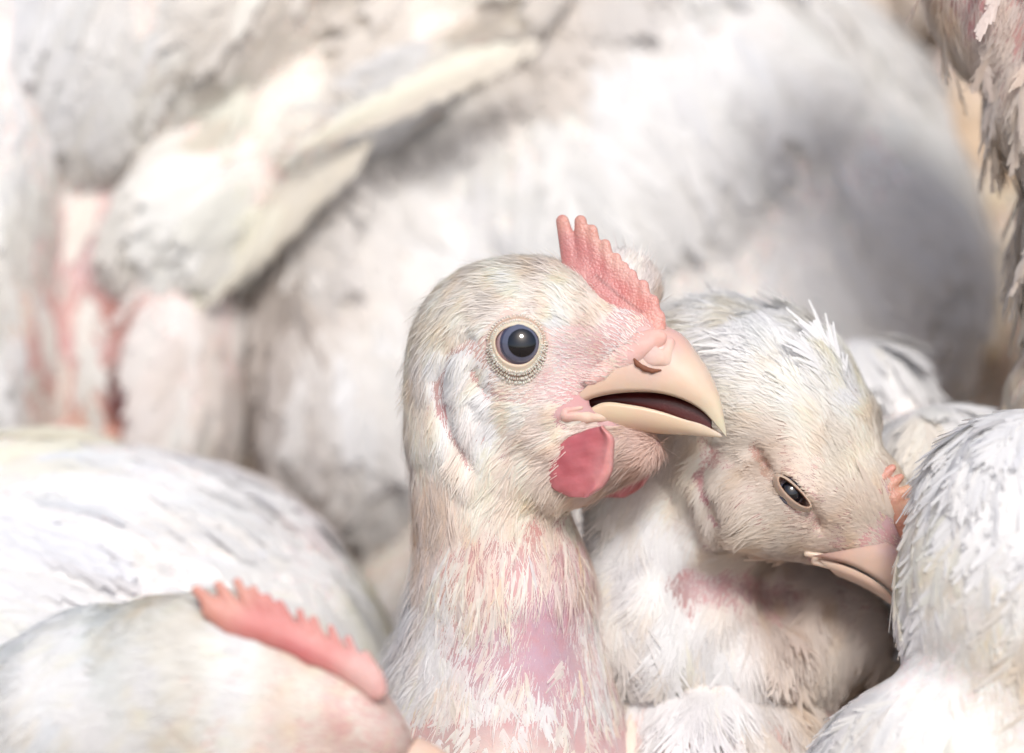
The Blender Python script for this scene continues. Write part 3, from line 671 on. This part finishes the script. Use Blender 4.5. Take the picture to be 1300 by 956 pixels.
def big_feathers(root, rows, name, fc, nb=40):
    """long flight feathers as a part: rows of (base point, tip point, width, normal)."""
    pl = Plumage()
    for k_, (a, b, wd, nn) in enumerate(rows):
        a = C(*a); b = C(*b); t = b - a; L = np.linalg.norm(t); t = t / L; n = unit(np.array(nn, float) - (np.array(nn) @ t) * t)
        pl.feathers(a[None], n[None], t[None], L, wd, nb=nb, lift=.04, curl=-.06, col=colvar(a[None], 0, fc, .05, 200, .05), fringe=.10, ang=24, bw=1.7, follow=False)
    return pl.build(name, M_soft, root)

# ================================================================== HEN 2, head bowed at the right
hen2 = hen("white hen right of the centre with its head bowed and its eye half closed", (930, 1150, -250))
HB = frame(yaw=10, roll=-50)      # x = towards the beak
eye2 = C(1007, 624, 52)
prims2 = [
    E(1005, 626, 24, 46, 27, 22, frame(roll=-46)),
    E(990, 528, -70, 138, 112, 108, HB), E(925, 500, -110, 110, 110, 100), E(1050, 610, -30, 95, 74, 72, HB), E(1110, 640, -30, 62, 48, 44, HB),
    E(1095, 690, -22, 60, 34, 38, frame(roll=-30)), E(960, 640, -40, 88, 70, 85, frame(roll=-30)), E(1010, 675, -40, 75, 40, 62, frame(roll=-25)),
    cone(C(905, 600, -130), C(880, 760, -160), 105, 110), cone(C(822, 640, -130), C(825, 800, -130), 74, 88), E(930, 830, -150, 150, 60, 90), E(1030, 800, -190, 110, 85, 90), E(985, 742, -200, 70, 50, 60), E(900, 980, -220, 190, 170, 220), E(930, 1230, -330, 300, 300, 330)]
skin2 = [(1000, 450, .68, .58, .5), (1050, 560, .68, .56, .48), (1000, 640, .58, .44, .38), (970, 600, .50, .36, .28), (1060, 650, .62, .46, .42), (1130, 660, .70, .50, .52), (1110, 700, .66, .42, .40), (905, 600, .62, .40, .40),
         (890, 640, .56, .34, .36), (880, 745, .52, .36, .37), (860, 760, .5, .36, .36), (940, 760, .55, .38, .38), (1000, 760, .54, .36, .34), (1060, 780, .5, .34, .3), (820, 650, .7, .6, .52), (900, 850, .75, .68, .62), (1030, 850, .6, .45, .4), (1040, 780, .42, .30, .24)]  # throat skin browned to paint the shadow below the beak
car2 = [([(905, 560), (893, 600), (905, 650), (930, 680)], 12, 9), ([(880, 735), (930, 740), (990, 745)], 34, 26), ([(1030, 706), (1075, 716), (1120, 742)], 4, 5), ([(968, 590), (985, 608), (1030, 650), (1040, 665)], 9, 9), ([(960, 570), (975, 590)], 8, 7), ([(1000, 610), (1040, 630)], 9, -6)]
b2 = blend(prims2, 24, car2, noise=3, nscale=60)
def f2(P):
    d = b2(P); return np.maximum(d, -(np.linalg.norm((P - eye2) @ HB / np.array([27, 12, 40]), axis=1) - 1) * 12)
f2.box = b2.box
V, Q, N = body_mesh(hen2, f2, 4.5, skin2)
flow2 = [(1100, 600, -.55, -.85), (1060, 560, -.6, -.8), (1120, 650, -.5, -.7), (1040, 470, -.6, -.75), (960, 420, -.75, -.6), (900, 400, -.85, -.5), (880, 450, -1, .1), (960, 520, -.8, -.35), (1080, 430, -.3, -.9), (960, 600, -.8, .3), (1050, 650, -.9, -.1),
         (1000, 680, -1, .1), (900, 560, -.6, .8), (860, 600, -.5, .85), (920, 640, -.5, .85), (840, 700, -.4, .9), (780, 720, -.5, .9), (1080, 700, -.95, -.15), (950, 700, -.8, .5), (880, 760, -.2, 1), (1010, 770, .3, 1), (930, 830, .2, 1), (820, 800, -.1, 1), (1000, 900, .2, 1), (900, 1100, 0, 1)]
par2 = [(985, 600, 8, 2.0, .7, .08), (965, 600, 12, 2, .8, .08), (1010, 606, 8, 2, .7, .08), (1035, 635, 7, 2, .6, .1), (1045, 655, 7, 2, .6, .1), (1000, 645, 8, 2, .6, .1), (1000, 450, 46, 2.6, 1, .28), (920, 400, 60, 2.8, 1, .38), (1060, 440, 44, 2.6, 1, .28), (960, 520, 40, 2.4, 1, .2), (1050, 550, 26, 2.4, 1, .2), (1090, 590, 22, 2.4, .9, .28), (1060, 620, 14, 2.4, .8, .25), (1100, 650, 12, 2.3, .7, .25), (1050, 660, 9, 2.4, .6, .25),
        (1140, 670, 4, 1.5, .03, .2), (1120, 640, 10, 2.2, .4, .25), (1085, 695, 8, 2.4, .5, .2), (1000, 670, 16, 2.2, .8, .2), (960, 590, 16, 2.2, .9, .15), (990, 650, 12, 2.4, .6, .25), (925, 590, 34, 1.7, 1, .06), (895, 610, 20, 1.7, .3, .06), (920, 640, 30, 1.8, .9, .08), (860, 590, 44, 2.4, 1, .2),
        (850, 660, 55, 2.6, 1, .22), (950, 680, 40, 2.3, 1, .2), (880, 745, 26, 2, .18, .1), (940, 750, 30, 2, .25, .1), (1010, 750, 34, 2.2, .4, .1), (1060, 770, 30, 2.2, .35, .1), (800, 720, 60, 2.6, 1, .25), (830, 800, 60, 2.8, 1, .2), (930, 830, 60, 2.8, 1, .22), (1040, 840, 60, 2.6, .8, .2), (900, 1000, 70, 3, 1, .2)]
fc2 = [(980, 430, .84, .84, .82), (1060, 500, .84, .82, .76), (1080, 590, .82, .77, .67), (1100, 650, .78, .70, .60), (1050, 660, .70, .60, .50), (980, 600, .68, .58, .48), (960, 680, .74, .67, .57), (860, 600, .80, .76, .68), (830, 700, .82, .81, .79), (900, 820, .84, .83, .81), (1050, 840, .76, .70, .62), (1050, 770, .58, .49, .41), (1000, 760, .62, .52, .45), (900, 950, .82, .81, .80), (920, 530, .80, .77, .70)]  # feathers below the beak browned, shadow put into their colour
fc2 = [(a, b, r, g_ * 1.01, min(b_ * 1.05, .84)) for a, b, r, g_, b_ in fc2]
pl = Plumage(); pl.RC = 120
ex2 = lambda P: (np.linalg.norm((P - eye2) @ HB / np.array([29, 13, 45]), axis=1) < 1) | (polydist(to_img(P), [(1034, 708), (1080, 722), (1125, 750)]) < 7)
fuzz(pl, V, Q, N, 230000, flow2, par2, fc2, keep=lambda c: (c[:, 1] > -430).astype(float), ex=ex2)
pl.RC = 320
contour(pl, V, Q, N, 5000, 22, flow2, fc2, 74, 30, nb=20, prob=[(930, 400, .9), (880, 430, .8), (1000, 420, .5), (1080, 450, .5), (1050, 560, 0), (960, 560, 0), (975, 600, 0), (965, 620, 0), (940, 600, 0), (1060, 650, 0), (980, 670, 0), (900, 640, 0), (910, 590, 0), (880, 600, .0), (900, 680, 0), (880, 650, 0), (930, 700, .0), (820, 650, .5), (880, 750, .02), (960, 750, .05), (800, 720, .9), (830, 820, .9), (930, 830, .9), (1040, 780, .15), (1030, 850, .8), (900, 1000, 1), (1000, 450, .1)], lift=.12, ang=24, bw=1.4, fringe=.3, jit=.2)
pl.build("plumage", M_feather, hen2)
# eye under a lowered lid
ax2 = unit(np.array([.15, .1, 1.]))
eye(hen2, eye2 - ax2 * 15, ax2, 18, ir=.96, pu=.8)  # pupil widened to darken the iris, standing in for shade
Lb = (.66, .52, .38); Ld = (.34, .22, .15)
lp2 = [(-.25, 3, (.2, .12, .08)), (0, 8, (.30, .18, .12)), (.1, 8, (.45, .32, .24)), (.3, 8, (.56, .44, .33)), (.6, 6, (.60, .48, .38)), (1, 2, (.6, .5, .42)), (1.5, -6, Lb)]  # inner rim browned to paint the shade under the lid
eyelid(hen2, eye2 + np.array([0, 0, 0]), unit(np.array([.05, .1, 1.])), sell(27, 25, 5, 9, 0, 0), sell(31, 29, 8.5, 13.5), lp2, [], roll=-44, bead_c=(.76, .66, .54))
# small orange comb
cps = [((1130, 594), (1114, 608), 5, 10), ((1140, 606), (1124, 618), 5, 10), ((1150, 621), (1132, 632), 6, 11), ((1158, 637), (1140, 646), 6, 11), ((1164, 654), (1146, 660), 7, 11), ((1166, 670), (1150, 672), 7, 10)]
def H2(px, py, v=0): return C(px, py, -22 + v)
def H2c(px, py, v=0): return C(px + 3, py, 12 + v)
fc_ = comb_sdf(cps, H2c, frame(yaw=25), flat=1.2, k=4, basek=8, basepts=[(1112, 612), (1128, 634), (1140, 660), (1146, 676)], baser=8)
Vc, Qc = surfnet(fc_, *fc_.box, 2.0)
mesh_from("comb", Vc, Qc, M_comb, hen2, col=idw(to_img(Vc), [(1126, 598, .72, .36, .28), (1150, 630, .80, .50, .32), (1165, 665, .80, .46, .26), (1125, 630, .66, .36, .30), (1140, 665, .70, .34, .24)]))
def H2m(p): return np.array([p[0], p[1], -44 - p[2]])
H2.mirror = H2m
V, Q, t = beak_half(H2, [(1148, 682), (1164, 702), (1170, 738), (1166, 775)], [(1030, 706, 54), (1075, 716, 46), (1120, 740, 34), (1150, 768, 14), (1165, 786, 1)], thick=5)
mesh_from("upper_beak", V, Q, M_beak, hen2, col=idw(to_img(V), [(1040, 705, .66, .42, .36), (1100, 725, .76, .54, .44), (1150, 690, .74, .50, .50), (1160, 770, .78, .60, .46)]))
V, Q, t = beak_half(H2, [(1060, 730), (1100, 748), (1150, 784), (1160, 794)], [(1038, 709, 46), (1075, 719, 41), (1120, 744, 30), (1158, 788, 1)], thick=5, inv=True)
mesh_from("lower_beak", V, Q, M_beak, hen2, col=idw(to_img(V), [(1040, 715, .62, .46, .36), (1100, 740, .72, .52, .42)]))
fg = blend([cone(C(1024, 703, 16), C(1044, 706, 18), 4, 4), cone(C(1034, 713, 16), C(1056, 719, 16), 4.5, 4.5)], 4)
Vm, Qm = surfnet(fg, *fg.box, 2); mesh_from("mouth_corner", Vm, Qm, M_beak, hen2, col=np.tile([.74, .58, .46], (len(Vm), 1)))
fn = blend([E(1137, 702, 6, 12, 8, 8, frame(roll=-40))], 3); Vm, Qm = surfnet(fn, *fn.box, 1.8)
mesh_from("nostril_flap", Vm, Qm, M_beak, hen2, col=idw(to_img(Vm), [(1134, 700, .70, .48, .44), (1142, 714, .2, .1, .06)], p=5))

# ================================================================== HEN 3, big body behind
hen3 = hen("large white hen body filling the middle distance behind the two heads", (790, 1000, -900))
p3 = [E(800, 330, -960, 450, 430, 330), E(480, 440, -800, 175, 255, 190), E(1050, 380, -880, 190, 280, 240), E(700, 900, -900, 350, 380, 280)]
s3 = [(700, 300, .82, .80, .76), (330, 400, .56, .42, .32), (1100, 500, .8, .77, .73), (500, 700, .62, .57, .5)]  # brown left edge paints crevice shade under the feathers
V, Q, N = grow(hen3, p3, 60, 14, s3, noise=14, nscale=260)
fl3 = [(750, 60, .3, 1), (400, 350, .1, 1), (480, 550, .25, 1), (330, 500, 0, 1), (650, 250, .35, .9), (900, 120, .6, .7), (1050, 250, .5, .9), (1180, 350, .25, 1), (1000, 450, .4, .9), (700, 500, .3, 1)]
c3 = [(750, 60, .84, .85, .86), (900, 60, .82, .81, .79), (650, 200, .80, .80, .77), (560, 200, .72, .71, .68), (400, 300, .80, .77, .72), (325, 400, .56, .44, .33), (318, 560, .56, .44, .34), (345, 300, .60, .49, .38), (450, 450, .84, .84, .84), (430, 600, .82, .80, .76), (650, 280, .82, .82, .80), (1000, 120, .80, .77, .70), (1150, 250, .80, .76, .68), (1230, 400, .78, .72, .63), (1000, 350, .78, .76, .74), (1150, 450, .76, .74, .72), (690, 30, .62, .52, .40)]  # brown left edge: stained feathers plus crevice shade put into the colour
c3 = cool([c_ for c_ in c3 if c_[:2] not in ((690, 30), (560, 200))] + [(690, 20, .74, .66, .56), (560, 200, .78, .77, .75)], .5)
pl = Plumage(); pl.RC = 700; contour(pl, V, Q, N, 16000, 30, fl3, c3, 150, 62, nb=12, lift=.07, curl=-.08, fringe=.12, jit=.12, bw=2.4, amp=.03, warm=.015, csc=260)
pl.build("plumage", M_soft, hen3)

# ================================================================== HEN 4, upper left, wing spread over it
hen4 = hen("cream white hen at the upper left, slanting wing above a bare red patch", (250, 1000, -800))
p4 = [E(270, 10, -830, 400, 200, 290, frame(roll=27)), E(452, 108, -720, 325, 84, 125, frame(roll=32)), E(255, 265, -660, 110, 90, 90, frame(roll=50)), E(235, 460, -760, 92, 260, 170, frame(roll=-4)), E(-10, 330, -700, 98, 360, 190), E(130, 420, -800, 90, 260, 150), E(120, 800, -850, 260, 260, 260)]
s4 = [(420, 120, .82, .78, .70), (200, 250, .82, .79, .72), (260, 300, .82, .78, .72), (220, 340, .82, .78, .72), (100, 150, .82, .80, .77), (60, 220, .8, .78, .74), (330, 50, .80, .75, .68), (130, 330, .76, .60, .62), (100, 420, .78, .58, .54), (145, 400, .50, .26, .22), (105, 490, .76, .48, .42), (120, 540, .72, .44, .30), (95, 440, .74, .48, .48), (152, 520, .30, .16, .17), (170, 290, .55, .32, .32), (240, 400, .84, .76, .74), (250, 550, .84, .77, .74), (200, 480, .84, .72, .70), (290, 330, .62, .46, .42), (0, 400, .76, .70, .6), (200, 330, .7, .55, .5), (60, 560, .76, .66, .6)]  # darkest tone paints the shade of the carved hollow
V, Q, N = grow(hen4, p4, 34, 12, s4, noise=7, nscale=160, carves=[([(150, 480), (152, 540)], 10, 34), ([(105, 300), (85, 540)], 14, 14)])
fl4 = [(620, 60, -.85, .5), (450, 140, -.8, .58), (330, 240, -.7, .7), (250, 300, -.6, .8), (330, 50, -.6, .7), (100, 100, -.3, 1), (600, 60, -.8, .5), (200, 250, -.5, .8), (0, 400, .05, 1), (240, 450, -.25, 1), (250, 560, -.1, 1), (130, 400, 0, 1)]
c4 = [(0, 100, .84, .86, .88), (100, 50, .82, .83, .84), (200, 150, .80, .78, .71), (400, 60, .80, .74, .64), (560, 110, .86, .86, .87), (480, 130, .86, .86, .87), (640, 40, .78, .70, .58), (600, 130, .82, .79, .71), (400, 210, .82, .79, .71), (300, 270, .82, .79, .72), (0, 400, .84, .83, .79), (60, 300, .80, .77, .70), (240, 420, .80, .74, .70), (260, 560, .82, .77, .73), (480, 20, .74, .65, .52)]
c4 = cool(c4, .45)
pl = Plumage(); pl.RC = 480; contour(pl, V, Q, N, 14000, 30, fl4, c4, 130, 52, nb=12, lift=.07, curl=-.08, fringe=.12, jit=.12, bw=2.4, amp=.03, warm=.02, csc=200,
    prob=[(330, 50, 1), (60, 150, 1), (30, 220, 1), (90, 200, 1), (0, 300, 1), (40, 500, 1), (115, 330, .12), (100, 340, .3), (95, 430, .22), (150, 440, .0), (80, 500, .3), (120, 520, .02), (155, 510, 0), (170, 290, .1), (230, 400, 1), (200, 480, .8), (250, 550, 1), (290, 350, .5), (200, 200, 1), (60, 620, .8), (200, 560, .5)])
pl.build("plumage", M_soft, hen4)
# the slanting wing: long feathers lying from upper right to lower left
rows = []
tips = [(300, 300), (272, 335), (238, 372), (208, 398), (182, 402), (166, 378), (156, 345), (160, 300), (190, 270), (230, 240), (280, 215)]
for i, (tx, ty) in enumerate(tips[:9]): rows.append(((tx + 175 - 6 * i, ty - 125 - 4 * i, -560 - 3 * i), (tx, ty + 6, -610), 66, (.1, .4, 1)))
for i in range(3): rows.append(((690 - 30 * i, 52 + 4 * i, -560), (350 + 14 * i, 198 - 8 * i, -520), 40, (.1, .4, 1)))
big_feathers(hen4, rows, "wing", [(300, 200, .80, .77, .70), (700, 40, .82, .78, .70)], nb=60)

# ================================================================== HEN 5, lower left back
hen5 = hen("white hen lying at the lower left, only its smooth bluish white back showing", (100, 1200, -420))
p5 = [E(95, 815, -430, 395, 262, 240, frame(roll=-6)), E(-60, 900, -300, 300, 220, 200), E(200, 1050, -420, 330, 260, 260)]
V, Q, N = grow(hen5, p5, 40, 12, [(100, 700, .82, .80, .78)], noise=6, nscale=220)
fl5 = [(50, 600, 1, .12), (200, 650, 1, .25), (380, 700, 1, .55), (50, 750, 1, .2), (300, 800, .9, .5), (450, 760, .8, .8)]
c5 = [(50, 600, .83, .85, .88), (250, 650, .83, .85, .88), (400, 720, .83, .83, .80), (450, 760, .82, .80, .72), (100, 750, .83, .85, .88), (60, 700, .80, .79, .80), (300, 600, .82, .78, .78), (0, 550, .80, .79, .70)]
pl = Plumage(); pl.RC = 480; contour(pl, V, Q, N, 12000, 28, fl5, c5, 150, 52, nb=16, lift=.02, curl=-.03, fringe=.10, jit=.09, bw=2.2, amp=.035, warm=.05, ang=24, csc=160)
pl.build("plumage", M_soft, hen5)
rows = [((-160 + 10 * i, 610 + 22 * i, -235 + 7 * i), (175 + 18 * (i % 3) - 6 * i, 705 + 16 * i, -198 + 6 * i), 52, (.0, .5, 1)) for i in range(3)]
big_feathers(hen5, rows, "wing", [(0, 600, .84, .85, .88)])

# ================================================================== HEN 6, blurred head with a red comb in the lower left foreground
hen6 = hen("white hen in the lower left foreground, out of focus, with a pinkish red comb", (200, 1250, 100))
def H6(px, py, v=0): return C(px, py, 260 + v)
def H6c(px, py, v=0): return C(px, py, 328 + v)
H6.mirror = lambda p: np.array([p[0], p[1], 520 - p[2]])
p6 = [E(425, 900, 290, 105, 52, 60, frame(roll=-32)), E(330, 960, 250, 190, 150, 96, frame(roll=-20)), E(285, 880, 260, 165, 125, 92, frame(roll=-14)), E(140, 900, 220, 190, 130, 105, frame(roll=12)), E(390, 920, 270, 110, 75, 58, frame(roll=-25)), E(60, 1010, 150, 240, 190, 150), E(140, 1250, 60, 300, 240, 230)]
s6 = [(280, 800, .7, .6, .52), (380, 850, .78, .62, .56), (450, 860, .80, .56, .52), (120, 850, .7, .62, .56), (300, 900, .76, .60, .56)]
V, Q, N = grow(hen6, p6, 30, 7, s6, noise=2)
fl6 = [(300, 800, -.9, -.1), (200, 780, -1, .15), (80, 850, -.9, .4), (300, 900, -.95, .2), (400, 880, -.9, -.2), (50, 950, -.7, .7)]
par6 = [(280, 800, 34, 3, 1, .2), (120, 820, 50, 3.4, 1, .2), (380, 860, 16, 3, .6, .2), (430, 890, 9, 3, .3, .2), (300, 900, 20, 3, .7, .2), (50, 950, 60, 4, 1, .2)]
c6 = [(250, 770, .79, .77, .72), (120, 820, .80, .82, .81), (300, 850, .84, .83, .79), (400, 880, .84, .76, .70), (50, 900, .80, .82, .84)]
pl = Plumage(); pl.RC = 140; fuzz(pl, V, Q, N, 60000, fl6, par6, c6, keep=lambda c: (c[:, 1] > -520).astype(float), ex=lambda P: np.linalg.norm((to_img(P) - np.array([372, 1000])) / np.array([42, 36]), axis=1) < 1)
contour(pl, V, Q, N, 3000, 26, fl6, c6, 75, 28, nb=12, prob=[(280, 790, .1), (150, 800, .9), (80, 850, 1), (300, 880, .1), (420, 880, 0), (50, 950, 1), (120, 1100, 1)])
pl.build("plumage", M_feather, hen6)
cp6 = [((x + rng.uniform(-2, 2) - 4, y - 4 - rng.uniform(0, 5), *q_), (x2, y2), ra * .8, rb * .72) for (x, y, *q_), (x2, y2), ra, rb in [((255, 754), (292, 792), 8, 16), ((283, 748), (312, 794), 8, 15), ((307, 745), (330, 797), 7, 14), ((326, 753), (346, 802), 7, 14), ((344, 763), (362, 808), 7, 14), ((362, 771), (378, 815), 6, 13), ((382, 783), (396, 823), 6, 13), ((402, 794), (414, 831), 6, 13), ((424, 806), (434, 840), 6, 13), ((446, 820), (455, 850), 6, 13), ((470, 836), (478, 860), 7, 13)]]
fc_ = comb_sdf(cp6, H6c, np.eye(3), flat=1.5, k=3, basek=10, basepts=[(270, 775), (312, 795), (346, 805), (396, 828), (455, 856), (478, 876)], baser=13)
Vc, Qc = surfnet(fc_, *fc_.box, 3)
mesh_from("comb", Vc, Qc, M_comb, hen6, col=idw(to_img(Vc), [(255, 750, .74, .36, .28), (300, 745, .78, .42, .34), (330, 790, .72, .26, .24), (400, 800, .78, .36, .32), (380, 830, .72, .24, .24), (480, 850, .80, .50, .46)]))
V, Q, t = beak_half(H6, [(530, 935), (560, 950), (584, 975), (600, 1010), (606, 1050)], [(440, 1050, 56), (490, 1035, 48), (535, 1035, 34), (578, 1045, 14), (604, 1060, 1)], thick=5)
mesh_from("upper_beak", V, Q, M_beak, hen6, col=np.tile([.84, .60, .48], (len(V), 1)))
V, Q, t = beak_half(H6, [(465, 1080), (520, 1080), (570, 1078), (600, 1070)], [(450, 1056, 46), (495, 1043, 40), (545, 1048, 24), (598, 1066, 1)], thick=5, inv=True)
mesh_from("lower_beak", V, Q, M_beak, hen6, col=np.tile([.84, .62, .46], (len(V), 1)))
e6 = C(372, 1000, 338); eye(hen6, e6 - np.array([0, 0, 20]), np.array([.05, 0, 1.]), 28)
eyelid(hen6, e6 - np.array([0, 0, 4]), np.array([0, 0, 1.]), sell(24, 26, 8, 20), sell(33, 36, 22, 32), lid_prof, [(.66, 2, 16, 30, 0, 6.2)])

# ================================================================== HEN 7, white body at the lower right
hen7 = hen("white fluffy hen body at the right edge, its feathers covering the bowed hen's beak tip", (1330, 1150, -40))
p7 = [E(1118, 610, -330, 102, 190, 110, frame(roll=14)), E(1215, 680, -190, 120, 170, 110, frame(roll=20)), E(1320, 748, 120, 182, 232, 140), E(1206, 988, 130, 215, 145, 110, frame(roll=28)), E(1330, 1150, -40, 330, 300, 260)]
V, Q, N = grow(hen7, p7, 40, 9, [(1200, 700, .82, .80, .78)], noise=4, nscale=130)
fl7 = [(1150, 500, .3, 1), (1250, 650, -.3, 1), (1180, 700, -.45, 1), (1100, 820, -.8, .7), (1250, 850, -.3, 1), (1020, 870, -.9, .5)]
c7 = [(1150, 500, .84, .84, .84), (1250, 600, .84, .85, .88), (1180, 700, .80, .79, .75), (1200, 800, .83, .82, .80), (1100, 850, .83, .84, .86), (1280, 850, .82, .78, .72)]
pl = Plumage(); pl.RC = 190; contour(pl, V, Q, N, 11000, 20, fl7, c7, 95, 44, nb=26, lift=.02, curl=-.02, fringe=.12, jit=.10, bw=2.2, ang=25, csc=120, warm=.05)
fuzz(pl, V, Q, N, 160000, fl7, [(1200, 700, 26, 1.2, 1, .10)], c7, keep=lambda c: (c[:, 1] > -600).astype(float))
pl.build("plumage", M_soft, hen7)

# ================================================================== HEN 8, shaded throat and breast at the upper right corner
hen8 = hen("shaded hen leaning in at the upper right corner with hanging throat feathers greyed for shade", (1480, 1100, -100))
p8 = [E(1285, -10, -110, 108, 118, 100), E(1345, 120, -120, 95, 120, 110), E(1400, 330, -140, 110, 200, 150), E(1395, 520, -140, 120, 110, 130), E(1265, -185, -90, 225, 100, 140), E(1500, 300, -200, 180, 400, 240), E(1500, 800, -250, 260, 420, 300)]  # includes an unseen lobe above the frame, added to shadow the big hen
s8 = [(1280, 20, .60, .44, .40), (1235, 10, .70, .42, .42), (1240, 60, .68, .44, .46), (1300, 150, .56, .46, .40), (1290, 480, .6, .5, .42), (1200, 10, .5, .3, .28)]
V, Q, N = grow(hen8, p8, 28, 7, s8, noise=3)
fl8 = [(1180, 20, -.5, .9), (1240, 60, -.25, 1), (1230, 120, -.3, 1), (1280, 180, -.1, 1), (1280, 0, -.3, 1), (1290, 450, -.15, 1), (1290, 550, -.3, .9)]
c8 = [(1250, 50, .76, .70, .66), (1200, 60, .74, .68, .61), (1280, 180, .66, .61, .56), (1290, 480, .64, .60, .54), (1270, 0, .70, .62, .58)]  # darker grey-tan feather colour stands in for shade on this bird
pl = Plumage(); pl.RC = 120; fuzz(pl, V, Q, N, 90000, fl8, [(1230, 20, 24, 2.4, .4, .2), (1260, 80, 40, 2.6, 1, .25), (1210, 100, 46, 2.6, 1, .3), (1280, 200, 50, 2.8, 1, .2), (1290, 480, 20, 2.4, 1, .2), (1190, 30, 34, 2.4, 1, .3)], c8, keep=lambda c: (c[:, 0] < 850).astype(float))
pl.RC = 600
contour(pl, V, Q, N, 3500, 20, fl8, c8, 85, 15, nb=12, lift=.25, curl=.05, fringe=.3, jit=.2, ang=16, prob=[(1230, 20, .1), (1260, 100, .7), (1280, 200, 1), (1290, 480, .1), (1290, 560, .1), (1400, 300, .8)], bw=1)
pl.build("plumage", M_feather, hen8)

# ================================================================== birds farther off at the upper right
def far_hen(label, base, prims, col, flowv, L=170, Wd=70, cell=60, shade=(.6, .5, .42)):
    h_ = hen(label, base); V, Q, N = grow(h_, prims, 50, 18, [(base[0], 300, *shade)], noise=12, nscale=240)
    pl = Plumage(); pl.RC = 260; contour(pl, V, Q, N, 6000, cell, flowv, col, L, Wd, nb=9, lift=.1, fringe=.2, jit=.2, bw=1.5, amp=.07, warm=.14, csc=220)
    pl.build("plumage", M_soft, h_)
far_hen("blurred pale hen in the gap at the top right, highest of the birds far behind", (1080, 900, -1500), [E(1060, -40, -1550, 170, 105, 220), E(1120, 300, -1700, 200, 300, 240)],
        [(1060, 20, .80, .74, .67), (1140, 90, .62, .50, .38), (1150, 200, .66, .55, .45)], [(1060, 0, .3, 1), (1150, 200, 0, 1)])  # brown tones paint the shade of the gap between the birds
far_hen("blurred cream hen behind the shaded throat at the right edge", (1260, 900, -1200), [E(1245, 235, -1250, 118, 190, 200), E(1330, 470, -1200, 80, 170, 150), E(1380, 60, -1300, 170, 160, 200), E(1300, 750, -1250, 200, 260, 220)],
        [(1200, 150, .76, .69, .60), (1260, 250, .82, .78, .72), (1280, 400, .80, .68, .50), (1210, 330, .80, .77, .74)], [(1250, 200, .1, 1), (1290, 450, -.1, 1)])
